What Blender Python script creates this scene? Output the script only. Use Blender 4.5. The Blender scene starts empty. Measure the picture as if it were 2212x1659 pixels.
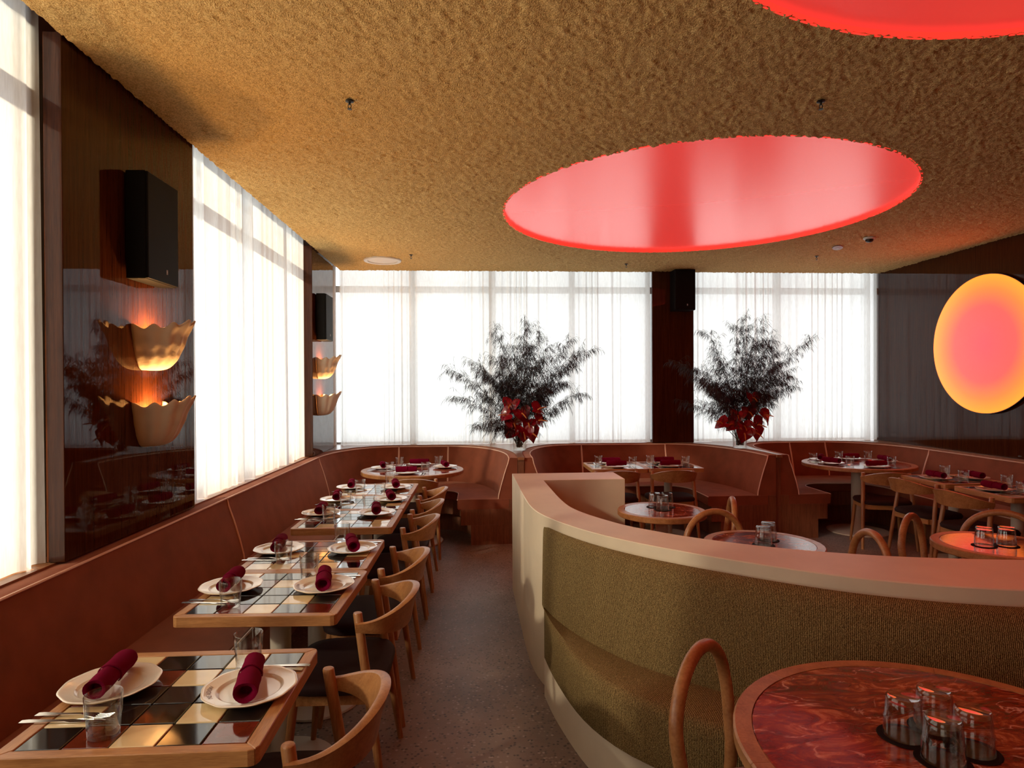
import bpy, bmesh, math, random
import numpy as np
from mathutils import Vector, Matrix
R = math.radians
PI = math.pi
scene = bpy.context.scene
col = scene.collection
random.seed(7)
rng = np.random.default_rng(7)

# ------------------------------------------------------------------ camera
FW, FH = 2212, 1659
FPX, CXP, CYP = 1359.7, 1106.0, 841.8
yaw, pitch, roll = 0.05514, -0.00529, -0.00428
cd = bpy.data.cameras.new('camera')
cam = bpy.data.objects.new('camera', cd)
col.objects.link(cam)
fw = Vector((math.sin(yaw) * math.cos(pitch), math.cos(yaw) * math.cos(pitch), math.sin(pitch)))
rt = Vector((math.cos(yaw), -math.sin(yaw), 0))
up = rt.cross(fw)
rt2 = math.cos(roll) * rt + math.sin(roll) * up
up2 = -math.sin(roll) * rt + math.cos(roll) * up
m = Matrix((rt2, up2, -fw)).transposed().to_4x4()
m.translation = Vector((0, 0, 1.60))
cam.matrix_world = m
cd.sensor_width = 36.0
cd.sensor_fit = 'HORIZONTAL'
cd.lens = 36.0 * FPX / FW
cd.shift_x = -(CXP - FW / 2) / FW
cd.shift_y = (CYP - FH / 2) / FW
cd.clip_start = 0.05
scene.camera = cam

# ------------------------------------------------------------------ world, exposure
SKY = 3.5
wd = bpy.data.worlds.new('sky')
scene.world = wd
wd.use_nodes = True
bg = wd.node_tree.nodes['Background']
bg.inputs[0].default_value = (0.93, 0.965, 1.0, 1)
bg.inputs[1].default_value = SKY
sd = bpy.data.lights.new('sun', 'SUN')          # low golden sun through the left-hand sheers
sd.energy = 15.0; sd.color = (1.0, 0.87, 0.67); sd.angle = R(2.5)
so_ = bpy.data.objects.new('sun', sd); col.objects.link(so_)
so_.rotation_euler = Vector((0.51, 0.38, -0.275)).to_track_quat('-Z', 'Y').to_euler()
scene.view_settings.view_transform = 'Standard'
scene.view_settings.look = 'None'
scene.view_settings.exposure = 0.0
scene.view_settings.gamma = 1.0
scene.view_settings.use_curve_mapping = False
cy_ = scene.cycles
cy_.max_bounces = 10
cy_.diffuse_bounces = 5
cy_.glossy_bounces = 5
cy_.transmission_bounces = 8
cy_.transparent_max_bounces = 16
cy_.sample_clamp_indirect = 6.0
cy_.caustics_refractive = False
cy_.caustics_reflective = False
cy_.use_denoising = True

# ------------------------------------------------------------------ materials
MATS = {}
def newmat(name):
    mt = bpy.data.materials.new(name)
    mt.use_nodes = True
    nt = mt.node_tree
    b = nt.nodes['Principled BSDF']
    MATS[name] = mt
    return mt, nt, b
def N(nt, t, **kw):
    n = nt.nodes.new(t)
    for k, v in kw.items():
        if isinstance(k, str) and k.startswith('i_'):
            n.inputs[k[2:].replace('_', ' ')].default_value = v
        else:
            setattr(n, k, v)
    return n
def ramp(nt, stops, interp='LINEAR'):
    r = nt.nodes.new('ShaderNodeValToRGB')
    r.color_ramp.interpolation = interp
    el = r.color_ramp.elements
    while len(el) < len(stops):
        el.new(0.5)
    for e, (p, c) in zip(el, stops):
        e.position = p
        e.color = (*c, 1)
    return r
def plain(name, c, rough=0.5, metal=0.0, coat=0.0, spec=0.5, sheen=0.0, noise=0.0, nscale=20, bump=0.0, bscale=200):
    mt, nt, b = newmat(name)
    b.inputs['Base Color'].default_value = (*c, 1)
    b.inputs['Roughness'].default_value = rough
    b.inputs['Metallic'].default_value = metal
    b.inputs['Coat Weight'].default_value = coat
    b.inputs['Coat Roughness'].default_value = 0.05
    b.inputs['Specular IOR Level'].default_value = spec
    b.inputs['Sheen Weight'].default_value = sheen
    tc = N(nt, 'ShaderNodeTexCoord')
    if noise:
        nz = N(nt, 'ShaderNodeTexNoise', i_Scale=nscale, i_Detail=4.0)
        nt.links.new(tc.outputs['Object'], nz.inputs['Vector'])
        lo = tuple(x * (1 - noise) for x in c); hi = tuple(min(1, x * (1 + noise)) for x in c)
        rp = ramp(nt, [(0.3, lo), (0.7, hi)])
        nt.links.new(nz.outputs['Fac'], rp.inputs['Fac'])
        nt.links.new(rp.outputs['Color'], b.inputs['Base Color'])
    if bump:
        nb = N(nt, 'ShaderNodeTexNoise', i_Scale=bscale, i_Detail=3.0)
        nt.links.new(tc.outputs['Object'], nb.inputs['Vector'])
        bp = N(nt, 'ShaderNodeBump', i_Strength=bump, i_Distance=0.004)
        nt.links.new(nb.outputs['Fac'], bp.inputs['Height'])
        nt.links.new(bp.outputs['Normal'], b.inputs['Normal'])
    return mt
def wood(name, dark, light, rough=0.4, coat=0.0, scale=(1, 14, 14), ns=4.0, coord='Object', coatr=0.03):
    mt, nt, b = newmat(name)
    tc = N(nt, 'ShaderNodeTexCoord')
    mp = N(nt, 'ShaderNodeMapping')
    mp.inputs['Scale'].default_value = scale
    nt.links.new(tc.outputs[coord], mp.inputs['Vector'])
    n1 = N(nt, 'ShaderNodeTexNoise', i_Scale=ns, i_Detail=6.0, i_Roughness=0.62, i_Distortion=0.4)
    n2 = N(nt, 'ShaderNodeTexNoise', i_Scale=ns * 7, i_Detail=4.0)
    nt.links.new(mp.outputs['Vector'], n1.inputs['Vector'])
    nt.links.new(mp.outputs['Vector'], n2.inputs['Vector'])
    mx = N(nt, 'ShaderNodeMath', operation='MULTIPLY_ADD')
    mx.inputs[1].default_value = 0.35
    nt.links.new(n2.outputs['Fac'], mx.inputs[0])
    ml = N(nt, 'ShaderNodeMath', operation='MULTIPLY'); ml.inputs[1].default_value = 0.65
    nt.links.new(n1.outputs['Fac'], ml.inputs[0])
    nt.links.new(ml.outputs[0], mx.inputs[2])
    rp = ramp(nt, [(0.34, dark), (0.62, light)])
    nt.links.new(mx.outputs[0], rp.inputs['Fac'])
    nt.links.new(rp.outputs['Color'], b.inputs['Base Color'])
    b.inputs['Roughness'].default_value = rough
    b.inputs['Coat Weight'].default_value = coat
    b.inputs['Coat Roughness'].default_value = coatr
    if coat: b.inputs['Coat IOR'].default_value = 1.27
    if coat: b.inputs['Specular IOR Level'].default_value = 0.0
    bp = N(nt, 'ShaderNodeBump', i_Strength=0.12, i_Distance=0.002)
    nt.links.new(mx.outputs[0], bp.inputs['Height'])
    if not coat:
        nt.links.new(bp.outputs['Normal'], b.inputs['Normal'])
    return mt

OAKX = wood('oak_along_x', (0.30, 0.115, 0.035), (0.56, 0.27, 0.10), 0.38, scale=(1.2, 16, 16))
OAKZ = wood('oak_along_z', (0.23, 0.085, 0.026), (0.42, 0.19, 0.070), 0.36, scale=(14, 14, 1.2))
OAKRIM = wood('oak_rim', (0.27, 0.098, 0.030), (0.46, 0.21, 0.075), 0.36, scale=(6, 6, 6), ns=3.0)
GLOSSWOOD = wood('lacquered_dark_wood', (0.028, 0.008, 0.003), (0.080, 0.023, 0.009), 0.35, coat=1.0, scale=(22, 22, 0.8), ns=3.0, coatr=0.012)
LEDGEWOOD = wood('ledge_wood', (0.22, 0.085, 0.035), (0.36, 0.16, 0.07), 0.28, scale=(1.0, 3, 10), ns=5.0)
BASEWOOD = wood('bench_base_wood', (0.14, 0.046, 0.021), (0.26, 0.092, 0.042), 0.4, scale=(16, 16, 1.2), ns=3.0)
SUEDE = plain('terracotta_suede', (0.240, 0.066, 0.032), 0.85, spec=0.15, sheen=0.30, noise=0.16, nscale=7, bump=0.05, bscale=350)
MATS['terracotta_suede'].node_tree.nodes['Principled BSDF'].inputs['Sheen Tint'].default_value = (0.9, 0.5, 0.35, 1)
PIPING = plain('pale_piping', (0.80, 0.52, 0.38), 0.6)
CREAM = plain('cream_plaster', (0.72, 0.585, 0.42), 0.5, noise=0.05, nscale=5, bump=0.03, bscale=80)
STEELCREAM = plain('cream_powder_coat', (0.62, 0.53, 0.42), 0.45)
BLACK = plain('black_speaker_paint', (0.006, 0.0055, 0.0055), 0.6, spec=0.12, bump=0.05, bscale=600)
LOGO = plain('pale_logo', (0.6, 0.58, 0.55), 0.4)
SEATDARK = plain('dark_seat_leather', (0.026, 0.012, 0.011), 0.7, spec=0.15, bump=0.04, bscale=300)
SEATPINK = plain('mauve_seat_pad', (0.34, 0.17, 0.15), 0.7)
PLATE = plain('cream_porcelain', (0.86, 0.75, 0.60), 0.12, coat=0.6)
PRINT = plain('plate_print', (0.14, 0.03, 0.025), 0.4)
NAPKIN = plain('wine_linen', (0.14, 0.002, 0.020), 0.95, spec=0.04, sheen=0.0, bump=0.12, bscale=500)
STEEL = plain('cutlery_steel', (0.75, 0.72, 0.68), 0.16, metal=1.0)
GROUT = plain('dark_grout', (0.035, 0.024, 0.02), 0.7)
TILEB = plain('black_glazed_tile', (0.010, 0.007, 0.007), 0.07, coat=0.5, noise=0.3, nscale=30)
TILER = plain('oxblood_glazed_tile', (0.15, 0.022, 0.008), 0.08, coat=0.4, noise=0.25, nscale=18)
TILEC = plain('cream_glazed_tile', (0.74, 0.56, 0.30), 0.09, coat=0.4, noise=0.06, nscale=12)
PLASTER = plain('shell_plaster', (0.74, 0.62, 0.46), 0.75, bump=0.25, bscale=90)
LEAF = plain('dark_foliage', (0.018, 0.011, 0.014), 0.6)
STEMG = plain('plant_stem', (0.03, 0.028, 0.014), 0.6)
SPATHE = plain('red_spathe', (0.24, 0.004, 0.012), 0.22, coat=0.3)
SPADIX = plain('orange_spadix', (0.55, 0.16, 0.03), 0.5)
WHITE = plain('white_metal', (0.75, 0.73, 0.69), 0.4)
GRILLE = plain('white_grille', (0.82, 0.80, 0.77), 0.6)
FRAME = plain('window_frame_paint', (0.55, 0.55, 0.55), 0.5)
DARKMETAL = plain('dark_metal', (0.03, 0.028, 0.026), 0.4, metal=0.6)
COASTER = plain('black_coaster', (0.012, 0.007, 0.006), 0.8, spec=0.08)
DRYWALL = plain('hidden_wall_paint', (0.20, 0.11, 0.06), 0.7)

def m_marble():
    mt, nt, b = newmat('red_marble')
    tc = N(nt, 'ShaderNodeTexCoord')
    mp = N(nt, 'ShaderNodeMapping'); mp.inputs['Scale'].default_value = (1.0, 2.2, 1); mp.inputs['Rotation'].default_value = (0, 0, 0.5)
    nt.links.new(tc.outputs['Object'], mp.inputs['Vector'])
    n1 = N(nt, 'ShaderNodeTexNoise', i_Scale=6.5, i_Detail=10.0, i_Roughness=0.72, i_Distortion=2.2)
    nt.links.new(mp.outputs['Vector'], n1.inputs['Vector'])
    r1 = ramp(nt, [(0.34, (0.05, 0.006, 0.004)), (0.47, (0.17, 0.018, 0.010)), (0.55, (0.28, 0.045, 0.016)), (0.63, (0.50, 0.16, 0.07)), (0.72, (0.62, 0.29, 0.15))])
    nt.links.new(n1.outputs['Fac'], r1.inputs['Fac'])
    n2 = N(nt, 'ShaderNodeTexNoise', i_Scale=6.0, i_Detail=5.0, i_Roughness=0.5, i_Distortion=0.8)
    nt.links.new(mp.outputs['Vector'], n2.inputs['Vector'])
    sb = N(nt, 'ShaderNodeMath', operation='SUBTRACT'); sb.inputs[1].default_value = 0.5
    nt.links.new(n2.outputs['Fac'], sb.inputs[0])
    ab = N(nt, 'ShaderNodeMath', operation='ABSOLUTE'); nt.links.new(sb.outputs[0], ab.inputs[0])
    r2 = ramp(nt, [(0.0, (1, 1, 1)), (0.016, (0, 0, 0))]); nt.links.new(ab.outputs[0], r2.inputs['Fac'])
    n3 = N(nt, 'ShaderNodeTexNoise', i_Scale=9.0); nt.links.new(mp.outputs['Vector'], n3.inputs['Vector'])
    r3 = ramp(nt, [(0.44, (0, 0, 0)), (0.56, (0.85, 0.85, 0.85))]); nt.links.new(n3.outputs['Fac'], r3.inputs['Fac'])
    mu = N(nt, 'ShaderNodeMath', operation='MULTIPLY')
    nt.links.new(r2.outputs['Color'], mu.inputs[0]); nt.links.new(r3.outputs['Color'], mu.inputs[1])
    mx = N(nt, 'ShaderNodeMixRGB'); mx.inputs['Color2'].default_value = (0.75, 0.42, 0.30, 1)
    nt.links.new(mu.outputs[0], mx.inputs['Fac']); nt.links.new(r1.outputs['Color'], mx.inputs['Color1'])
    nt.links.new(mx.outputs['Color'], b.inputs['Base Color'])
    b.inputs['Roughness'].default_value = 0.10
    return mt
MARBLE = m_marble()

def m_floor():
    mt, nt, b = newmat('ground_concrete_floor')
    tc = N(nt, 'ShaderNodeTexCoord')
    n1 = N(nt, 'ShaderNodeTexNoise', i_Scale=1.3, i_Detail=6.0, i_Roughness=0.6)
    nt.links.new(tc.outputs['Object'], n1.inputs['Vector'])
    r1 = ramp(nt, [(0.34, (0.13, 0.075, 0.055)), (0.62, (0.27, 0.19, 0.15))])
    nt.links.new(n1.outputs['Fac'], r1.inputs['Fac'])
    v = N(nt, 'ShaderNodeTexVoronoi', i_Scale=52.0, i_Randomness=1.0)
    nt.links.new(tc.outputs['Object'], v.inputs['Vector'])
    rv = ramp(nt, [(0.22, (1, 1, 1)), (0.42, (0, 0, 0))]); nt.links.new(v.outputs['Distance'], rv.inputs['Fac'])
    rc = ramp(nt, [(0.0, (0.025, 0.018, 0.015)), (0.5, (0.08, 0.05, 0.04)), (0.8, (0.40, 0.30, 0.25))])
    nt.links.new(v.outputs['Color'], rc.inputs['Fac'])
    mx = N(nt, 'ShaderNodeMixRGB')
    nt.links.new(rv.outputs['Color'], mx.inputs['Fac']); nt.links.new(r1.outputs['Color'], mx.inputs['Color1']); nt.links.new(rc.outputs['Color'], mx.inputs['Color2'])
    nt.links.new(mx.outputs['Color'], b.inputs['Base Color'])
    b.inputs['Roughness'].default_value = 0.42
    return mt
FLOORM = m_floor()

def m_ceiling():
    mt, nt, b = newmat('sprayed_gold_ceiling')
    tc = N(nt, 'ShaderNodeTexCoord')
    n1 = N(nt, 'ShaderNodeTexNoise', i_Scale=105.0, i_Detail=3.0, i_Roughness=0.6)
    nt.links.new(tc.outputs['Object'], n1.inputs['Vector'])
    r1 = ramp(nt, [(0.30, (0.52, 0.315, 0.11)), (0.62, (0.90, 0.645, 0.27))])
    nt.links.new(n1.outputs['Fac'], r1.inputs['Fac'])
    nt.links.new(r1.outputs['Color'], b.inputs['Base Color'])
    b.inputs['Roughness'].default_value = 0.9
    b.inputs['Specular IOR Level'].default_value = 0.2
    n2 = N(nt, 'ShaderNodeTexNoise', i_Scale=160.0, i_Detail=2.0)
    nt.links.new(tc.outputs['Object'], n2.inputs['Vector'])
    bp = N(nt, 'ShaderNodeBump', i_Strength=0.8, i_Distance=0.012)
    nt.links.new(n2.outputs['Fac'], bp.inputs['Height'])
    nt.links.new(bp.outputs['Normal'], b.inputs['Normal'])
    return mt
CEILM = m_ceiling()

def m_boucle():
    mt, nt, b = newmat('olive_boucle')
    uv = N(nt, 'ShaderNodeUVMap')
    tc = N(nt, 'ShaderNodeTexCoord')
    n1 = N(nt, 'ShaderNodeTexNoise', i_Scale=330.0, i_Detail=2.0, i_Roughness=0.7)
    nt.links.new(tc.outputs['Object'], n1.inputs['Vector'])
    wv = N(nt, 'ShaderNodeTexWave', wave_type='BANDS', bands_direction='X', i_Scale=55.0, i_Distortion=2.2)
    wv.inputs['Detail'].default_value = 1.0
    wv.inputs['Detail Scale'].default_value = 3.0
    nt.links.new(uv.outputs['UV'], wv.inputs['Vector'])
    ad = N(nt, 'ShaderNodeMath', operation='MULTIPLY_ADD'); ad.inputs[1].default_value = 0.30
    sc = N(nt, 'ShaderNodeMath', operation='MULTIPLY'); sc.inputs[1].default_value = 0.75
    nt.links.new(n1.outputs['Fac'], sc.inputs[0])
    nt.links.new(wv.outputs['Fac'], ad.inputs[0]); nt.links.new(sc.outputs[0], ad.inputs[2])
    r1 = ramp(nt, [(0.36, (0.042, 0.025, 0.009)), (0.54, (0.165, 0.102, 0.038)), (0.74, (0.44, 0.31, 0.13))])
    nt.links.new(ad.outputs[0], r1.inputs['Fac'])
    nt.links.new(r1.outputs['Color'], b.inputs['Base Color'])
    b.inputs['Roughness'].default_value = 0.85
    b.inputs['Specular IOR Level'].default_value = 0.08
    bp = N(nt, 'ShaderNodeBump', i_Strength=0.5, i_Distance=0.004)
    nt.links.new(ad.outputs[0], bp.inputs['Height'])
    nt.links.new(bp.outputs['Normal'], b.inputs['Normal'])
    return mt
BOUCLE = m_boucle()

def m_curtain():
    mt, nt, b = newmat('sheer_white_linen')
    nt.nodes.remove(b)
    out = nt.nodes['Material Output']
    tc = N(nt, 'ShaderNodeTexCoord')
    mp = N(nt, 'ShaderNodeMapping'); mp.inputs['Scale'].default_value = (1, 1, 0.12)
    nt.links.new(tc.outputs['Object'], mp.inputs['Vector'])
    nz = N(nt, 'ShaderNodeTexNoise', i_Scale=120.0, i_Detail=2.0)
    nt.links.new(mp.outputs['Vector'], nz.inputs['Vector'])
    rp = ramp(nt, [(0.3, (0.80, 0.77, 0.73)), (0.7, (0.90, 0.875, 0.84))])
    nt.links.new(nz.outputs['Fac'], rp.inputs['Fac'])
    tr = N(nt, 'ShaderNodeBsdfTransparent')
    tl = N(nt, 'ShaderNodeBsdfTranslucent')
    df = N(nt, 'ShaderNodeBsdfDiffuse')
    nt.links.new(rp.outputs['Color'], tl.inputs['Color']); nt.links.new(rp.outputs['Color'], df.inputs['Color'])
    m1 = N(nt, 'ShaderNodeMixShader')
    lw1 = N(nt, 'ShaderNodeLayerWeight', i_Blend=0.5); rd_ = ramp(nt, [(0.1, (0.49, 0.49, 0.49)), (0.85, (0.80, 0.80, 0.80))])
    nt.links.new(lw1.outputs['Facing'], rd_.inputs['Fac']); nt.links.new(rd_.outputs['Color'], m1.inputs[0])
    nt.links.new(tl.outputs[0], m1.inputs[1]); nt.links.new(df.outputs[0], m1.inputs[2])
    m2 = N(nt, 'ShaderNodeMixShader')
    lw = N(nt, 'ShaderNodeLayerWeight', i_Blend=0.5)
    rt_ = ramp(nt, [(0.0, (0.885, 0.885, 0.885)), (0.80, (1, 1, 1))])   # an open weave closes up when seen at a slant
    nt.links.new(lw.outputs['Facing'], rt_.inputs['Fac']); nt.links.new(rt_.outputs['Color'], m2.inputs[0])
    nt.links.new(tr.outputs[0], m2.inputs[1]); nt.links.new(m1.outputs[0], m2.inputs[2])
    nt.links.new(m2.outputs[0], out.inputs['Surface'])
    return mt
CURTAIN = m_curtain()

def m_thin_glass(name, tint, k=1.0, glassmix=0.0):
    mt, nt, b = newmat(name)
    nt.nodes.remove(b)
    out = nt.nodes['Material Output']
    tr = N(nt, 'ShaderNodeBsdfTransparent'); tr.inputs['Color'].default_value = (*tint, 1)
    gl = N(nt, 'ShaderNodeBsdfGlossy'); gl.inputs['Roughness'].default_value = 0.02
    lw0 = N(nt, 'ShaderNodeLayerWeight', i_Blend=0.5)
    pw = N(nt, 'ShaderNodeMath', operation='POWER'); pw.inputs[1].default_value = 2.6
    nt.links.new(lw0.outputs['Facing'], pw.inputs[0])
    fr = N(nt, 'ShaderNodeMath', operation='MULTIPLY_ADD'); fr.inputs[1].default_value = 0.9; fr.inputs[2].default_value = 0.055
    nt.links.new(pw.outputs[0], fr.inputs[0])
    ms = N(nt, 'ShaderNodeMixShader')
    nt.links.new(fr.outputs[0], ms.inputs[0]); nt.links.new(tr.outputs[0], ms.inputs[1]); nt.links.new(gl.outputs[0], ms.inputs[2])
    last = ms
    if glassmix:
        g = N(nt, 'ShaderNodeBsdfGlass', i_IOR=1.46, i_Roughness=0.0)
        lw = N(nt, 'ShaderNodeLayerWeight', i_Blend=0.55)
        mm = N(nt, 'ShaderNodeMath', operation='MULTIPLY'); mm.inputs[1].default_value = glassmix
        nt.links.new(lw.outputs['Facing'], mm.inputs[0])
        m2 = N(nt, 'ShaderNodeMixShader')
        nt.links.new(mm.outputs[0], m2.inputs[0]); nt.links.new(ms.outputs[0], m2.inputs[1]); nt.links.new(g.outputs[0], m2.inputs[2])
        last = m2
    nt.links.new(last.outputs[0], out.inputs['Surface'])
    return mt
PANE = m_thin_glass('window_pane_glass', (0.96, 0.98, 0.97))
GLASS = m_thin_glass('tumbler_glass', (0.97, 0.97, 0.96), glassmix=0.0)

def m_emit(name, base, emit, strength, rough=0.22, spec=0.5):
    mt, nt, b = newmat(name)
    b.inputs['Base Color'].default_value = (*base, 1)
    b.inputs['Roughness'].default_value = rough
    b.inputs['Specular IOR Level'].default_value = spec
    b.inputs['Emission Color'].default_value = (*emit, 1)
    b.inputs['Emission Strength'].default_value = strength
    return mt
REDMEM = m_emit('red_light_membrane', (0.35, 0.01, 0.01), (1.0, 0.058, 0.045), 0.64, 0.26, 0.5)
MATS['red_light_membrane'].node_tree.nodes['Principled BSDF'].inputs['IOR'].default_value = 2.0
REDRIM = m_emit('red_light_rim', (0.4, 0.02, 0.015), (1.0, 0.035, 0.02), 1.3, 0.5)
BULB = m_emit('warm_bulb', (0.8, 0.6, 0.4), (1.0, 0.50, 0.16), 5.0)
LEDW = m_emit('warm_led_lens', (0.8, 0.8, 0.8), (1.0, 0.72, 0.45), 6.0)
def m_sunlamp():
    mt, nt, b = newmat('sunset_gradient_lens')
    tc = N(nt, 'ShaderNodeTexCoord')
    ln = N(nt, 'ShaderNodeVectorMath', operation='LENGTH')
    nt.links.new(tc.outputs['Object'], ln.inputs[0])
    dv = N(nt, 'ShaderNodeMath', operation='DIVIDE'); dv.inputs[1].default_value = 0.712
    nt.links.new(ln.outputs['Value'], dv.inputs[0])
    rp = ramp(nt, [(0.0, (1.0, 0.050, 0.060)), (0.55, (1.0, 0.062, 0.052)), (0.80, (1.0, 0.135, 0.028)), (0.97, (1.0, 0.205, 0.022))])
    nt.links.new(dv.outputs[0], rp.inputs['Fac'])
    nt.links.new(rp.outputs['Color'], b.inputs['Emission Color'])
    b.inputs['Emission Strength'].default_value = 2.2
    b.inputs['Base Color'].default_value = (0.05, 0.01, 0.01, 1)
    b.inputs['Roughness'].default_value = 0.4
    return mt
SUNLAMP = m_sunlamp()

# ------------------------------------------------------------------ mesh helpers
class MB:
    def __init__(s):
        s.v = []; s.f = []; s.uv = None
    def add(s, vs, fs):
        o = len(s.v); s.v += [tuple(x) for x in vs]; s.f += [tuple(i + o for i in f) for f in fs]; return s
    def box(s, x0, x1, y0, y1, z0, z1):
        vs = [(x, y, z) for z in (z0, z1) for y in (y0, y1) for x in (x0, x1)]
        return s.add(vs, [(0, 2, 3, 1), (4, 5, 7, 6), (0, 1, 5, 4), (2, 6, 7, 3), (0, 4, 6, 2), (1, 3, 7, 5)])
    def tube(s, path, r, n=10, cap=True):
        path = [Vector(p) for p in path]; k = len(path)
        rs = r if isinstance(r, (list, tuple)) else [r] * k
        rings = []; prev = None
        for i, p in enumerate(path):
            t = (path[min(i + 1, k - 1)] - path[max(i - 1, 0)]).normalized()
            if prev is None:
                a = Vector((0, 0, 1)) if abs(t.z) < 0.9 else Vector((1, 0, 0))
                u = t.cross(a).normalized()
            else:
                u = (prev - t * prev.dot(t)).normalized()
            prev = u; w = t.cross(u)
            rings.append([p + rs[i] * (math.cos(2 * PI * j / n) * u + math.sin(2 * PI * j / n) * w) for j in range(n)])
        vs = [q for ring in rings for q in ring]; fs = []
        for i in range(k - 1):
            for j in range(n):
                a, b2 = i * n + j, i * n + (j + 1) % n
                fs.append((a, b2, b2 + n, a + n))
        if cap:
            fs.append(tuple(reversed(range(n)))); fs.append(tuple((k - 1) * n + j for j in range(n)))
        return s.add(vs, fs)
    def lathe(s, prof, n=32, mod=None, closed=False):
        vs = []
        for (r, z) in prof:
            for j in range(n):
                a = 2 * PI * j / n
                rr = r * (mod(a, z, r) if mod else 1)
                vs.append((rr * math.cos(a), rr * math.sin(a), z))
        k = len(prof); fs = []
        for i in range(k if closed else k - 1):
            i2 = (i + 1) % k
            for j in range(n):
                fs.append((i * n + j, i * n + (j + 1) % n, i2 * n + (j + 1) % n, i2 * n + j))
        if not closed:
            if prof[0][0] > 1e-6: fs.append(tuple(reversed(range(n))))
            if prof[-1][0] > 1e-6: fs.append(tuple((k - 1) * n + j for j in range(n)))
        return s.add(vs, fs)
    def sweep(s, rings, closed=True, caps=True):
        n = len(rings[0]); vs = [p for r in rings for p in r]; fs = []
        for i in range(len(rings) - 1):
            for j in range(n if closed else n - 1):
                a, b2 = i * n + j, i * n + (j + 1) % n
                fs.append((a, a + n, b2 + n, b2))
        if caps and closed:
            fs.append(tuple(range(n))); fs.append(tuple(reversed([(len(rings) - 1) * n + j for j in range(n)])))
        return s.add(vs, fs)
    def prism(s, poly, z0, z1):
        n = len(poly); vs = [(x, y, z0) for x, y in poly] + [(x, y, z1) for x, y in poly]
        fs = [tuple(reversed(range(n))), tuple(range(n, 2 * n))] + [(j, (j + 1) % n, (j + 1) % n + n, j + n) for j in range(n)]
        return s.add(vs, fs)
    def mesh(s, name, mat, smooth=None, bevel=0.0, seg=2, fix=True):
        me = bpy.data.meshes.new(name)
        me.from_pydata(s.v, [], s.f); me.materials.append(mat)
        bm = bmesh.new(); bm.from_mesh(me)
        if fix: bmesh.ops.remove_doubles(bm, verts=bm.verts, dist=1e-6)
        if fix: bmesh.ops.recalc_face_normals(bm, faces=bm.faces)
        if bevel:
            ed = [e for e in bm.edges if len(e.link_faces) == 2 and e.calc_face_angle(0) > 0.7]
            bmesh.ops.bevel(bm, geom=ed, offset=bevel, segments=seg, profile=0.5, affect='EDGES', clamp_overlap=True)
        bm.to_mesh(me); bm.free()
        if smooth is not None:
            me.shade_smooth()
            try:
                me.set_sharp_from_angle(angle=R(smooth))
            except Exception:
                pass
        return me
    def obj(s, name, mat, parent=None, **kw):
        return put(name, s.mesh(name, mat, **kw), parent)

def put(name, me, parent=None, loc=(0, 0, 0), rz=0.0):
    o = bpy.data.objects.new(name, me); col.objects.link(o)
    o.location = loc; o.rotation_euler = (0, 0, rz)
    if parent: o.parent = parent
    return o
def tag(o, label, cat, group=None):
    o['label'] = label; o['category'] = cat
    if group: o['group'] = group
    return o
def thing(name, label, cat, loc=(0, 0, 0), rz=0.0, group=None):
    o = bpy.data.objects.new(name, None); col.objects.link(o); o.empty_display_size = 0.05
    o.location = loc; o.rotation_euler = (0, 0, rz)
    return tag(o, label, cat, group)
def struct(o):
    o['kind'] = 'structure'; return o
def copy_tree(src, label, loc, rz, group=None):
    o = src.copy(); col.objects.link(o); o.location = loc; o.rotation_euler = (0, 0, rz); o['label'] = label
    if group: o['group'] = group
    for ch in list(src.children):
        c = ch.copy(); col.objects.link(c); c.parent = o
        for g in list(ch.children):
            d = g.copy(); col.objects.link(d); d.parent = c
    return o

# ------------------------------------------------------------------ room constants
CE = 3.045            # ceiling
XL, XR, YB, YF = -1.79, 5.21, 7.95, -3.2
LZ = 0.88             # ledge height
PANX = -1.70          # face of the lacquered panels on the left wall
D1 = (1.805, 5.14, 1.577)
D2 = (1.84, 0.96, 1.57)

# floor
struct(MB().box(-2.3, 5.6, YF - 0.2, 8.4, -0.12, 0).obj('floor', FLOORM))

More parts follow.
